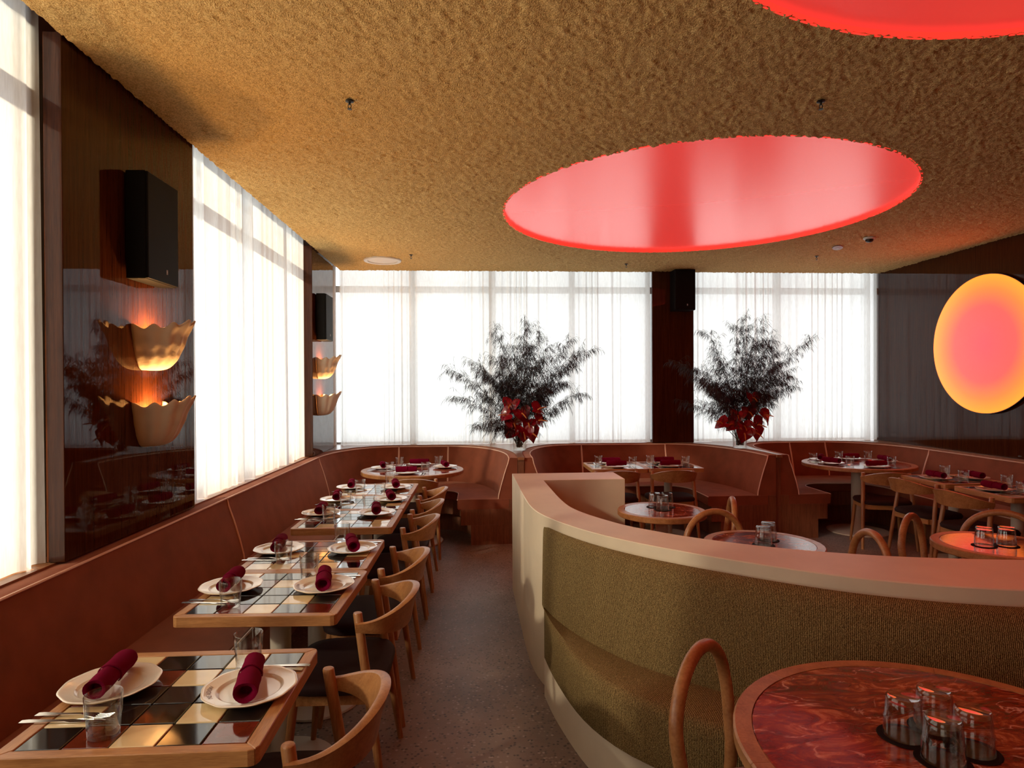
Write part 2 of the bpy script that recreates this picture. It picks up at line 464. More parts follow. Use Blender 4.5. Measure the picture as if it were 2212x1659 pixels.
# ceiling : fine grid of rough spray with two round openings
def build_ceiling():
    x0, x1, y0, y1 = -1.685, XR, YF, 7.885
    cell = 0.0135
    nx = int((x1 - x0) / cell); ny = int((y1 - 0.2) / cell)
    xs = np.linspace(x0, x1, nx + 1); ys = np.concatenate([np.array([y0, -1.0]), np.linspace(0.2, y1, ny + 1)])
    X, Y = np.meshgrid(xs, ys)
    nr, nc = X.shape
    a = rng.random((nr, nc)); 
    b = (a + np.roll(a, 1, 0) + np.roll(a, 1, 1) + np.roll(np.roll(a, 1, 0), 1, 1)) / 4
    Z = CE + 0.006 - 0.016 * (0.45 * a + 0.55 * b)
    jx = (rng.random((nr, nc)) - 0.5) * cell * 0.55; jy = (rng.random((nr, nc)) - 0.5) * cell * 0.55
    jx[:, 0] = jx[:, -1] = 0; jy[0] = jy[1] = 0; jy[-1] = 0
    X = X + jx; Y = Y + jy
    idx = np.arange(nr * nc).reshape(nr, nc)
    q = np.stack([idx[:-1, :-1], idx[1:, :-1], idx[1:, 1:], idx[:-1, 1:]], -1).reshape(-1, 4)
    V = np.stack([X, Y, Z], -1).reshape(-1, 3)
    cen = V[q].mean(1)
    rem = np.zeros(len(q), bool)
    for (cx, cy, r) in (D1, D2):
        rem |= np.hypot(cen[:, 0] - cx, cen[:, 1] - cy) < r
    kept = np.zeros(len(V), bool); kept[q[~rem].ravel()] = True
    gone = np.zeros(len(V), bool); gone[q[rem].ravel()] = True
    bd = kept & gone
    for (cx, cy, r) in (D1, D2):
        d = np.hypot(V[:, 0] - cx, V[:, 1] - cy)
        s = bd & (np.abs(d - r) < 0.08)
        k = (r + rng.normal(0, 0.003, s.sum())) / d[s]
        V[s, 0] = cx + (V[s, 0] - cx) * k; V[s, 1] = cy + (V[s, 1] - cy) * k
    q = q[~rem]
    ren = -np.ones(len(V), int); ren[kept] = np.arange(kept.sum())
    V = V[kept]; q = ren[q]
    me = bpy.data.meshes.new('ceiling')
    me.vertices.add(len(V)); me.vertices.foreach_set('co', V.ravel())
    me.loops.add(q.size); me.loops.foreach_set('vertex_index', q.ravel())
    me.polygons.add(len(q)); me.polygons.foreach_set('loop_start', np.arange(0, q.size, 4)); me.polygons.foreach_set('loop_total', np.full(len(q), 4))
    me.update(calc_edges=True); me.shade_smooth(); me.materials.append(CEILM)
    return struct(put('ceiling', me))
build_ceiling()
struct(MB().box(-2.3, 5.6, YF - 0.2, 8.4, CE + 0.30, CE + 0.42).obj('ceiling_slab', DRYWALL))

# walls: spandrels under the windows, headers, piers
wl = MB()
wl.box(-2.05, XL - 0.05, YF, 8.2, 0, LZ - 0.03).box(-2.05, XL - 0.05, YF, 8.2, 3.22, CE + 0.30)
wl.box(-2.05, XL - 0.05, -0.75, 0.35, LZ - 0.03, 3.22).box(-2.05, XL - 0.05, 2.64, 3.97, LZ - 0.03, 3.22).box(-2.05, XL - 0.05, 6.75, 8.2, LZ - 0.03, 3.22)
struct(wl.obj('wall_left', DRYWALL))
wb = MB()
wb.box(XL - 0.05, XR + 0.2, YB + 0.06, 8.2, 0, LZ - 0.03).box(XL - 0.05, XR + 0.2, YB + 0.06, 8.2, 3.22, CE + 0.30)
wb.box(2.25, 2.70, YB + 0.06, 8.2, LZ - 0.03, 3.22)
struct(wb.obj('wall_back', DRYWALL))
struct(MB().box(XR, XR + 0.2, YF, YB + 0.06, 0, CE + 0.30).obj('wall_right', GLOSSWOOD))
struct(MB().box(-2.05, XR + 0.2, YF - 0.2, YF, 0, CE + 0.30).obj('wall_front', GLOSSWOOD))

# windows behind the sheers
def window(name, p0, p1, nbar):
    """frame along a wall line p0->p1, with mullions, transom and panes"""
    p0 = Vector(p0); p1 = Vector(p1); L = (p1 - p0).length; ang = math.atan2(p1.y - p0.y, p1.x - p0.x)
    w = bpy.data.objects.new(name, None); col.objects.link(w); w.location = p0; w.rotation_euler = (0, 0, ang); struct(w)
    z0, z1 = LZ - 0.03, 3.22
    fr = MB().box(0, L, -0.03, 0.03, z0, z0 + 0.05).box(0, L, -0.03, 0.03, z1 - 0.05, z1).box(0, 0.05, -0.03, 0.03, z0, z1).box(L - 0.05, L, -0.03, 0.03, z0, z1)
    fr.obj('window_frame', FRAME, w)
    MB().box(0.05, L - 0.05, -0.03, 0.03, 2.80, 2.88).obj('transom', FRAME, w)
    xs = [L * k / nbar for k in range(nbar + 1)]
    for k in range(1, nbar):
        MB().box(xs[k] - 0.035, xs[k] + 0.035, -0.035, 0.035, z0 + 0.05, z1 - 0.05).obj('mullion', FRAME, w)
    for k in range(nbar):
        for (a, b2) in ((z0 + 0.05, 2.80), (2.88, z1 - 0.05)):
            MB().box(xs[k] + 0.03, xs[k + 1] - 0.03, -0.003, 0.003, a, b2).obj('pane', PANE, w)
window('window_1', (-1.95, 0.35, 0), (-1.95, 2.64, 0), 2)
window('window_5', (-1.95, YF, 0), (-1.95, -0.75, 0), 2)
window('window_2', (-1.95, 3.97, 0), (-1.95, 6.75, 0), 3)
window('window_3', (-1.84, 8.11, 0), (2.25, 8.11, 0), 4)
window('window_4', (2.70, 8.11, 0), (5.21, 8.11, 0), 2)

# lacquered wall panels between the windows
def wall_panel(n, x0, x1, y0, y1):
    struct(MB().box(x0, x1, y0, y1, LZ + 0.002, CE + 0.02).obj('trim_%d' % n, GLOSSWOOD, bevel=0.002, seg=1))
wall_panel(1, PANX - 0.075, PANX, 2.69, 3.885)
wall_panel(2, PANX - 0.10, PANX, 6.62, 7.56)
wall_panel(7, PANX - 0.10, PANX, -0.80, 0.40)  # unseen panel behind the camera, added to carry two extra sconces
wall_panel(3, 2.21, 2.74, 7.84, 7.95)

# curtains
def curtain(label, p0, p1, seed, period=0.115, amp=0.030, taper=None, group='sheer curtains'):
    r = random.Random(seed)
    p0 = Vector((*p0, 0)); p1 = Vector((*p1, 0)); L = (p1 - p0).length; d = (p1 - p0) / L; nrm = Vector((d.y, -d.x, 0))
    zt, zb = 3.26, LZ + 0.004
    n = max(8, int(L / 0.012)); nz = 12
    ph = [r.uniform(0, 6.28) for _ in range(4)]
    mb = MB(); vs = []
    for i in range(nz + 1):
        t = i / nz; z = zt + (zb - zt) * t
        for j in range(n + 1):
            s = L * j / n
            w1 = 2 * PI * (s + 0.05 * math.sin(2 * PI * s / 0.83 + ph[0]) + 0.02 * math.sin(2 * PI * s / 0.31 + ph[1])) / period
            a = amp * (0.55 + 0.45 * math.sin(2 * PI * s / 0.97 + ph[2])) * (0.75 + 0.35 * t)
            off = a * math.sin(w1 + 0.5 * t * math.sin(s * 3 + ph[3])) + 0.35 * a * math.sin(2.0 * w1 + ph[1])
            ss = s
            if taper: ss = taper + (s - taper) * (1 - 0.02 * t) if False else s
            p = p0 + d * ss + nrm * off
            vs.append((p.x, p.y, z))
    fs = [(i * (n + 1) + j, i * (n + 1) + j + 1, (i + 1) * (n + 1) + j + 1, (i + 1) * (n + 1) + j) for i in range(nz) for j in range(n)]
    mb.add(vs, fs)
    o = mb.obj('curtain', CURTAIN, smooth=180, fix=False)
    return tag(o, label, 'curtain', group)
curtain('sheer white curtain at the left edge, before the first dark wall panel', (XL, 0.41), (XL, 2.68), 1, 0.16, 0.030)
curtain('sheer white curtain on the left wall, out of view behind the camera', (XL, YF + 0.05), (XL, -0.81), 8, 0.16, 0.030)
curtain('sheer white curtain on the left wall between the two panels with shell sconces', (XL, 3.87), (XL, 6.62), 2, 0.17, 0.028)
curtain('bunched end of sheer curtain in the far left corner beside the far shell sconces', (-1.785, 7.575), (-1.74, 7.90), 3, 0.06, 0.018)
curtain('sheer white curtain on the back wall above the left booth with round table', (-1.70, YB - 0.03), (0.18, YB - 0.03), 4, 0.10, 0.024)
curtain('sheer white curtain on the back wall behind the left flower arrangement', (0.15, YB - 0.045), (2.20, YB - 0.045), 5, 0.10, 0.026)
curtain('sheer white curtain on the back wall right of the dark pillar panel', (2.75, YB - 0.03), (5.20, YB - 0.03), 6, 0.105, 0.027)

# ------------------------------------------------------------------ banquettes
def ell(cx, cy, rx, ry, a0, a1, n):
    return [(cx + rx * math.cos(a0 + (a1 - a0) * i / n), cy + ry * math.sin(a0 + (a1 - a0) * i / n)) for i in range(n + 1)]
def sup(cx, cy, rx, ry, a0, a1, n, e):
    out = []
    for i in range(n + 1):
        a = a0 + (a1 - a0) * i / n; c, s_ = math.cos(a), math.sin(a)
        out.append((cx + rx * math.copysign(abs(c) ** e, c), cy + ry * math.copysign(abs(s_) ** e, s_)))
    return out
def line(a, b2, n):
    return [(a[0] + (b2[0] - a[0]) * i / n, a[1] + (b2[1] - a[1]) * i / n) for i in range(n + 1)]
def normals(path):
    out = []
    for i in range(len(path)):
        a = path[max(i - 1, 0)]; b2 = path[min(i + 1, len(path) - 1)]
        dx, dy = b2[0] - a[0], b2[1] - a[1]; l = math.hypot(dx, dy) or 1
        out.append((dy / l, -dx / l))
    return out
def off(path, d, nr=None):
    nr = nr or normals(path)
    return [(p[0] + n_[0] * d, p[1] + n_[1] * d) for p, n_ in zip(path, nr)]
def smooth_poly(pts, n):
    """Catmull-Rom resample"""
    P = [Vector(p).to_2d() if len(p) == 2 else Vector(p) for p in pts]
    out = []
    for i in range(len(P) - 1):
        p0 = P[max(i - 1, 0)]; p1 = P[i]; p2 = P[i + 1]; p3 = P[min(i + 2, len(P) - 1)]
        for k in range(n):
            t = k / n
            out.append(0.5 * ((2 * p1) + (p2 - p0) * t + (2 * p0 - 5 * p1 + 4 * p2 - p3) * t * t + (3 * p1 - p0 - 3 * p2 + p3) * t ** 3))
    out.append(P[-1])
    return [tuple(p) for p in out]

ZT = 0.875
BACKPROF = [(-0.085, ZT - 0.004), (-0.02, ZT), (0.000, ZT - 0.008), (0.012, ZT - 0.06), (0.045, 0.72), (0.080, 0.60), (0.105, 0.50), (0.11, 0.455), (-0.085, 0.455)]
def banquette(root, pieces, endstart=False, endend=True):
    """pieces: list of (back_path, front_path) with equal counts; interior lies to the right of travel"""
    allb = []; allf = []
    for bp_, fp_ in pieces:
        allb += bp_ if not allb else bp_[1:]; allf += fp_ if not allf else fp_[1:]
    nb_all = normals(allb); nf_all = normals(allf)
    k = 0
    for bp_, fp_ in pieces:
        n = len(bp_); nb = nb_all[k:k + n]; nf = nf_all[k:k + n]
        # back cushion
        gap = 0.004
        rings = []
        bp2 = list(bp_)
        d0 = Vector(bp_[1]) - Vector(bp_[0]); d0.normalize(); d1 = Vector(bp_[-1]) - Vector(bp_[-2]); d1.normalize()
        bp2[0] = tuple(Vector(bp_[0]) + d0 * gap); bp2[-1] = tuple(Vector(bp_[-1]) - d1 * gap)
        for p, q in zip(bp2, nb):
            rings.append([(p[0] + q[0] * o_, p[1] + q[1] * o_, z) for o_, z in BACKPROF])
        bc = MB().sweep(rings).obj('back_cushion', SUEDE, root, smooth=40)
        face = BACKPROF[2:8]
        pth = [rings[0][7 - i] for i in range(0, 6)] + [rings[i][2] for i in range(1, n - 1)] + [rings[-1][2 + i] for i in range(0, 6)]
        MB().tube(pth, 0.0060, 6).obj('piping', PIPING, bc, smooth=60)
        # seat cushion
        rings = []
        bi = off(bp_, 0.002, nb)
        for i in range(n):
            f_ = Vector(fp_[i]); b_ = Vector(bi[i]); u = (f_ - b_); u.normalize()
            f1 = f_ - u * 0.012
            rings.append([(b_.x, b_.y, 0.36), (b_.x, b_.y, 0.455), (f1.x, f1.y, 0.462), (f_.x, f_.y, 0.450), (f_.x, f_.y, 0.372), (f1.x, f1.y, 0.36)])
        sc_ = MB().sweep(rings).obj('seat_cushion', SUEDE, root, smooth=35)
        pth = [r_[3] for r_ in rings]
        MB().tube([(x, y, z + 0.008) for x, y, z in pth], 0.0055, 6).obj('piping', PIPING, sc_, smooth=60)
        # base and toe kick
        def strip(dist, z0, z1, name, mat):
            rr = []
            fo = off(fp_, -dist, nf); bo = off(bp_, 0.0, nb)
            for i in range(n):
                rr.append([(bo[i][0], bo[i][1], z0), (bo[i][0], bo[i][1], z1), (fo[i][0], fo[i][1], z1), (fo[i][0], fo[i][1], z0)])
            MB().sweep(rr).obj(name, mat, root)
        strip(0.035, 0.20, 0.36, 'base_panel', BASEWOOD)
        strip(0.135, 0.0, 0.20, 'toe_kick', BASEWOOD)
        # rear frame of the back
        rr = []
        for i in range(n):
            p = bp_[i]; q = nb[i]
            rr.append([(p[0] - q[0] * 0.085, p[1] - q[1] * 0.085, 0.0), (p[0] - q[0] * 0.085, p[1] - q[1] * 0.085, 0.455), (p[0], p[1], 0.455), (p[0], p[1], 0.0)])
        MB().sweep(rr).obj('back_frame', BASEWOOD, root)
        k += n - 1

HP = PI / 2
NC = 16
# left wall run + left U booth
bL = thing('banquette', 'long terracotta suede banquette along the left wall curving into the far left booth', 'banquette')
pL = [(line((-1.655, -3.0), (-1.655, 1.9), 8), line((-1.07, -3.0), (-1.07, 1.9), 8)),
      (line((-1.655, 1.9), (-1.655, 4.25), 6), line((-1.07, 1.9), (-1.07, 4.25), 6)),
      (line((-1.655, 4.25), (-1.655, 6.66), 6), line((-1.07, 4.25), (-1.07, 6.66), 6)),
      (ell(-0.957, 6.66, 0.698, 1.09, PI, HP, NC), ell(-0.85, 6.66, 0.22, 0.28, PI, HP, NC)),
      (line((-0.957, 7.75), (-0.36, 7.75), 4), line((-0.85, 6.94), (-0.44, 6.94), 4)),
      (ell(-0.36, 6.60, 0.68, 1.15, HP, 0, NC) + [(0.32, 6.38)], ell(-0.44, 6.72, 0.235, 0.22, HP, 0, NC) + [(-0.205, 6.35)])]
banquette(bL, pL)
bM = thing('banquette', 'terracotta suede U-shaped booth in the middle of the back wall', 'banquette')
pM = [([(0.56, 6.38)] + sup(1.295, 6.55, 0.735, 1.25, PI, HP, NC, 0.85), [(1.06, 6.35)] + ell(1.30, 6.72, 0.24, 0.36, PI, HP, NC)),
      (line((1.295, 7.80), (2.355, 7.80), 6), line((1.30, 7.08), (2.12, 7.08), 6)),
      (ell(2.355, 6.50, 0.66, 1.30, HP, 0, NC) + [(3.015, 6.38)], ell(2.12, 6.72, 0.24, 0.36, HP, 0, NC) + [(2.36, 6.33)])]
banquette(bM, pM)
bR = thing('banquette', 'terracotta suede booth in the far right corner running along the right wall', 'banquette')
pR = [([(3.245, 6.40)] + sup(3.99, 6.65, 0.745, 1.20, PI, HP, NC, 0.7), [(3.695, 6.40)] + ell(3.95, 6.86, 0.255, 0.22, PI, HP, NC)),
      (line((3.99, 7.85), (4.455, 7.85), 4), line((3.95, 7.08), (4.25, 7.08), 4)),
      (ell(4.455, 6.80, 0.615, 1.05, HP, 0, NC), ell(4.25, 6.70, 0.27, 0.38, HP, 0, NC)),
      (line((5.07, 6.80), (5.07, 4.2), 6), line((4.52, 6.70), (4.52, 4.2), 6)),
      (line((5.07, 4.2), (5.07, 1.8), 6), line((4.52, 4.2), (4.52, 1.8), 6))]
banquette(bR, pR)

# wooden ledge behind the banquettes and the partition boards
def curve_x(path, dist):
    o_ = off(path, dist); ys = [p[1] for p in o_]; xs = [p[0] for p in o_]
    pr = sorted(zip(ys, xs)); return lambda y: float(np.interp(y, [a for a, _ in pr], [b_ for _, b_ in pr]))
def ledge_strip(mb, fl, fr, y0, y1, n=24):
    rings = []
    for i in range(n + 1):
        y = y0 + (y1 - y0) * i / n; a, b_ = fl(y), fr(y)
        rings.append([(a, y, LZ - 0.03), (a, y, LZ), (b_, y, LZ), (b_, y, LZ - 0.03)])
    mb.sweep(rings)
GO = -0.0865
lg = MB()
lg.box(XL - 0.05, -1.655 - 0.0865, YF, 6.66, LZ - 0.03, LZ)
ledge_strip(lg, lambda y: XL - 0.05, curve_x(pL[3][0], GO), 6.66, 7.84)
ledge_strip(lg, curve_x(pL[5][0], GO), curve_x(pM[0][0], GO), 6.36, 7.84)
ledge_strip(lg, curve_x(pM[2][0], GO), curve_x(pR[0][0], GO), 6.36, 7.90)
ledge_strip(lg, curve_x(pR[2][0], GO), lambda y: XR, 6.80, 7.94)
lg.box(5.07 + 0.0865, XR, 1.8, 6.80, LZ - 0.03, LZ)
lg.box(XL - 0.05, 1.2, 7.838, YB + 0.06, LZ - 0.03, LZ).box(1.2, 3.0, 7.888, YB + 0.06, LZ - 0.03, LZ).box(3.0, XR, 7.939, YB + 0.06, LZ - 0.03, LZ)
struct(lg.obj('trim_4', LEDGEWOOD))
def partition(n, fl, fr, y0, y1):
    mb = MB(); rings = []
    for i in range(17):
        y = y0 + (y1 - y0) * i / 16; a, b_ = fl(y), fr(y)
        rings.append([(a, y, 0), (a, y, LZ - 0.031), (b_, y, LZ - 0.031), (b_, y, 0)])
    struct(mb.sweep(rings).obj('trim_%d' % n, BASEWOOD))
partition(5, lambda y: 0.409, lambda y: 0.471, 6.375, 7.83)
partition(6, lambda y: 3.104, lambda y: 3.156, 6.395, 7.83)

# ------------------------------------------------------------------ curved centre divider and its boucle bench
outer = [(0.272, 4.97), (0.280, 4.45), (0.290, 3.90), (0.304, 3.60), (0.335, 3.405), (0.395, 3.228), (0.471, 3.062), (0.574, 2.89), (0.705, 2.725), (0.861, 2.566), (1.027, 2.418), (1.195, 2.285), (1.358, 2.178), (1.542, 2.092), (1.672, 2.048), (1.821, 2.010), (2.10, 1.96), (2.5, 1.93), (3.0, 1.93), (3.6, 1.96)]
inner = [(0.484, 4.60), (0.496, 4.13), (0.506, 3.84), (0.532, 3.56), (0.602, 3.335), (0.729, 3.084), (0.835, 2.955), (0.949, 2.835), (1.138, 2.69), (1.334, 2.574), (1.555, 2.48), (1.786, 2.415), (2.143, 2.357), (2.6, 2.33), (3.1, 2.33), (3.6, 2.36)]
so = smooth_poly(outer, 5); si = smooth_poly(inner, 6)
HW = 0.91
dv = MB()
def resamp(path, n):
    P = np.array(path); d = np.r_[0, np.cumsum(np.hypot(*np.diff(P, axis=0).T))]; t = np.linspace(0, d[-1], n)
    return list(zip(np.interp(t, d, P[:, 0]), np.interp(t, d, P[:, 1])))
ND = 90
ro = resamp([p for p in so], ND); ri = resamp([(0.484, 4.60)] + si[1:], ND)
rings = []
for a, b_ in zip(ro, ri):
    e = 0.004
    d = Vector((b_[0] - a[0], b_[1] - a[1])); d.normalize()
    rings.append([(a[0], a[1], 0), (a[0], a[1], HW - e), (a[0] + d.x * e, a[1] + d.y * e, HW), (b_[0] - d.x * e, b_[1] - d.y * e, HW), (b_[0], b_[1], HW - e), (b_[0], b_[1], 0)])
dv.sweep(rings)
dvo = struct(dv.obj('wall_divider', CREAM, smooth=35))
# return stub of the divider, flush with its far end
struct(MB().prism([(0.272, 4.97), (0.484, 4.60), (1.092, 4.615), (1.086, 4.985)], 0, HW).obj('wall_return', CREAM, bevel=0.004))

cb = thing('curved_bench', 'curved olive boucle bench set against the cream divider wall', 'bench')
wall_pts = [p for p in so if p[1] < 3.36]
NBC = 60
wp = resamp(wall_pts, NBC); wn = [(-q[0], -q[1]) for q in normals(wp)]
wn = [(q[0], q[1]) if q[1] < 0.2 else q for q in wn]
# interior (sitter's side) is to the right of travel in this direction, towards the camera
def side(p, q):
    return q if (q[0] * (-p[0]) + q[1] * (-p[1])) > 0 else (-q[0], -q[1])
wn = [side(p, q) for p, q in zip(wp, wn)]
prof = [(0.002, 0.845), (0.030, 0.862), (0.062, 0.850), (0.085, 0.80), (0.105, 0.70), (0.125, 0.58), (0.140, 0.47), (0.140, 0.44), (0.002, 0.44)]
rings = []
for i, (p, q) in enumerate(zip(wp, wn)):
    k = min(1.0, 0.22 + i * 0.065)
    if i == 0: k = 0.12
    rings.append([(p[0] + q[0] * (0.002 + (o_ - 0.002) * k), p[1] + q[1] * (0.002 + (o_ - 0.002) * k), 0.44 + (z - 0.44) * (0.975 if i == 0 else 1)) for o_, z in prof])
def uvmesh(o_, rings_):
    """u along the run, v around the section, in metres"""
    me = o_.data
    me.uv_layers.new(name='UVMap')
    import_d = [0.0]
    for a, b_ in zip(rings_[:-1], rings_[1:]):
        import_d.append(import_d[-1] + math.dist(a[2], b_[2]))
    n = len(rings_[0]); 
    key = {}
    for i, r_ in enumerate(rings_):
        acc = 0
        for j, p in enumerate(r_):
            if j: acc += math.dist(r_[j - 1], p)
            key[tuple(round(c, 5) for c in p)] = (import_d[i], acc)
    uvl = me.uv_layers[0].data
    for lp in me.loops:
        co = me.vertices[lp.vertex_index].co
        uvl[lp.index].uv = key.get((round(co.x, 5), round(co.y, 5), round(co.z, 5)), (0, 0))
o_ = MB().sweep(rings).obj('back_cushion', BOUCLE, cb, smooth=50, fix=False); uvmesh(o_, rings)
front = [(0.332, 3.16), (0.350, 2.92), (0.415, 2.57), (0.515, 2.34), (0.64, 2.19), (0.74, 2.09), (0.93, 1.95), (1.25, 1.81), (1.8, 1.66), (2.6, 1.60), (3.6, 1.60)]
sf = resamp(smooth_poly(front, 6), NBC)
crease = [(p[0] + q[0] * 0.13 * min(1, 0.05 + i * 0.065), p[1] + q[1] * 0.13 * min(1, 0.05 + i * 0.065)) for i, (p, q) in enumerate(zip(wp, wn))]
rings = []; rings_p = []
for i in range(NBC):
    c_ = Vector(crease[i]); f_ = Vector(sf[i]); u = f_ - c_; L_ = u.length; u.normalize()
    e = min(0.035, L_ * 0.4)
    f1 = f_ - u * e; f2 = f_ - u * e * 0.3
    hb = 0.215
    w0 = Vector(wp[i])
    rings.append([(c_.x, c_.y, hb), (c_.x, c_.y, 0.440), (f1.x, f1.y, 0.462), (f2.x, f2.y, 0.450), (f_.x, f_.y, 0.415), (f_.x, f_.y, 0.24), (f1.x, f1.y, hb)])
    g = f_ - u * min(0.07, L_ * 0.6)
    rings_p.append([(w0.x, w0.y, 0), (w0.x, w0.y, hb), (g.x, g.y, hb), (g.x, g.y, 0)])
o_ = MB().sweep(rings).obj('seat_cushion', BOUCLE, cb, smooth=50, fix=False); uvmesh(o_, rings)
MB().sweep(rings_p).obj('plinth', CREAM, cb, smooth=35)

# ------------------------------------------------------------------ tiled tables
TZ = 0.745
TW, TD = 0.612, 0.582
IW, ID = 0.540, 0.518
TW1, TD1 = IW / 5, ID / 5
def tile_mesh(mat):
    g = 0.0035
    return MB().box(-TW1 / 2 + g / 2, TW1 / 2 - g / 2, -TD1 / 2 + g / 2, TD1 / 2 - g / 2, TZ - 0.010, TZ).mesh('tile', mat, bevel=0.0025, seg=2)
TILES = {'B': tile_mesh(TILEB), 'R': tile_mesh(TILER), 'C': tile_mesh(TILEC)}
PAT = ['BRCBR', 'CBBCB', 'RBBBR', 'CRCBR', 'CBBCB']
def rail_mesh(L, w, ang=True):
    # mitred rail along x, outer edge at y=0, inner edge at y=+w ; rounded outer corners
    p = [(-L / 2 + 0.022, 0.0), (L / 2 - 0.022, 0.0), (L / 2 - 0.0065, 0.0065), (L / 2 - w, w), (-L / 2 + w, w), (-L / 2 + 0.0065, 0.0065)]
    return MB().prism(p, TZ - 0.040, TZ + 0.001).mesh('rail', OAKX, bevel=0.002, seg=1)
WX = (TW - IW) / 2
WY = (TD - ID) / 2
RAILX = rail_mesh(TW, WY); RAILY = rail_mesh(TD, WX)
COLM = MB().tube([(0, 0, 0.02), (0, 0, TZ - 0.045)], 0.042, 24).mesh('column', STEELCREAM, smooth=40)
BASEM = MB().lathe([(0.0, 0.0), (0.225, 0.0), (0.228, 0.004), (0.224, 0.012), (0.05, 0.020), (0.0, 0.020)], 40).mesh('base_plate', STEELCREAM, smooth=30)
BEDM = MB().box(-IW / 2 - 0.002, IW / 2 + 0.002, -ID / 2 - 0.002, ID / 2 + 0.002, TZ - 0.04, TZ - 0.0045).mesh('tile_bed', GROUT)
PLATEM = MB().box(-0.12, 0.12, -0.12, 0.12, TZ - 0.055, TZ - 0.04).mesh('mounting_plate', DARKMETAL)
def tile_table(label, loc, rz, variant, group):
    t = thing('tiled_table', label, 'table', loc, rz, group)
    for k in range(2):
        put('rail', RAILX, t, (0, (-1 if k == 0 else 1) * TD / 2, 0), 0 if k == 0 else PI)
        put('rail', RAILY, t, ((1 if k == 0 else -1) * TW / 2, 0, 0), PI / 2 if k == 0 else -PI / 2)
    put('tile_bed', BEDM, t)
    for i in range(5):
        for j in range(5):
            a, b_ = i, j
            if variant == 1: a, b_ = 4 - j, i
            if variant == 2: a, b_ = 4 - i, 4 - j
            if variant == 3: a, b_ = j, 4 - i
            put('tile', TILES[PAT[a][b_]], t, ((j - 2) * TW1, (i - 2) * TD1, 0))
    put('column', COLM, t); put('base_plate', BASEM, t); put('mounting_plate', PLATEM, t)
    return t
LT = [1.80, 2.685, 3.269, 4.145, 4.730, 5.315]
LTN = ['nearest tiled table in the foreground', 'second tiled table from the camera', 'third tiled table along the left banquette', 'fourth tiled table along the left banquette', 'fifth tiled table along the left banquette', 'farthest tiled table of the left row']
for i, y in enumerate(LT):
    tile_table('oak framed checkered tile table, the ' + LTN[i], (-0.828, y, 0), (0, R(-2.0), R(-0.3), 0, 0, 0)[i], (0, 0, 1, 2, 3, 1)[i], 'tiled tables along the left banquette')
MIDX = [1.465, 2.050]; MIDY = 6.68
for i, x in enumerate(MIDX):
    tile_table(('left' if i == 0 else 'right') + ' of the two tiled tables in the middle booth of the back wall', (x, MIDY, 0), PI / 2, (0, 2)[i], 'tiled tables in the middle booth')
RTY = [5.46, 4.79]; RTX = 4.30
for i, y in enumerate(RTY):
    tile_table('tiled table at the right wall banquette, ' + ('beside the large round table' if i == 0 else 'cut by the right edge'), (RTX, y, 0), 0, (3, 1)[i], 'tiled tables at the right wall')

# ------------------------------------------------------------------ round tables
def round_table(name, label, loc, rad, group, big=False):
    t = thing(name, label, 'table', loc, 0, group)
    w_ = 0.045 if not big else 0.06
    nseg = 6
    for k in range(nseg):
        a0, a1 = 2 * PI * k / nseg + 0.0012, 2 * PI * (k + 1) / nseg - 0.0012
        rr = []
        for i in range(13):
            a = a0 + (a1 - a0) * i / 12; c_, s_ = math.cos(a), math.sin(a)
            rr.append([(r_ * c_, r_ * s_, z) for r_, z in ((rad - w_, TZ - 0.038), (rad - w_, TZ), (rad - 0.005, TZ), (rad, TZ - 0.005), (rad, TZ - 0.033), (rad - 0.005, TZ - 0.038))])
        MB().sweep(rr).obj('rim_segment', OAKRIM, t, smooth=35)
    MB().lathe([(0, TZ - 0.036), (rad - w_ - 0.001, TZ - 0.036), (rad - w_ - 0.001, TZ - 0.002), (rad - w_ - 0.003, TZ - 0.0005), (0, TZ - 0.0005)], 64).obj('marble_top', MARBLE, t, smooth=30)
    cr = 0.042 if not big else 0.065
    MB().tube([(0, 0, 0.02), (0, 0, TZ - 0.06)], cr, 24).obj('column', STEELCREAM, t, smooth=40)
    MB().lathe([(0, TZ - 0.06), (0.14, TZ - 0.06), (0.14, TZ - 0.038), (0, TZ - 0.038)], 24).obj('mounting_plate', DARKMETAL, t, smooth=30)
    br = 0.21 if not big else 0.31
    MB().lathe([(0.0, 0.0), (br, 0.0), (br + 0.003, 0.004), (br - 0.001, 0.012), (cr, 0.022), (0.0, 0.022)], 48).obj('base_plate', STEELCREAM, t, smooth=30)
    return t
RTL = (-0.67, 6.55); RTR = (4.15, 6.66)
round_table('round_dining_table', 'round marble-topped dining table set in the far left booth', (*RTL, 0), 0.525, 'round dining tables', True)
round_table('round_dining_table', 'round marble-topped dining table set in the far right booth', (*RTR, 0), 0.56, 'round dining tables', True)
T4 = (1.12, 1.39); T1 = (1.265, 4.27); T2 = (1.545, 3.33); T3 = (2.78, 3.21)
round_table('round_cafe_table', 'large red marble cafe table with oak rim in the right foreground', (*T4, 0), 0.505, 'red marble cafe tables')
round_table('round_cafe_table', 'small red marble cafe table beside the end of the cream divider', (*T1, 0), 0.30, 'red marble cafe tables')
round_table('round_cafe_table', 'red marble cafe table with two upturned glasses just behind the middle of the divider', (*T2, 0), 0.31, 'red marble cafe tables')
round_table('round_cafe_table', 'red marble cafe table glowing orange behind the divider at the right edge', (*T3, 0), 0.31, 'red marble cafe tables')

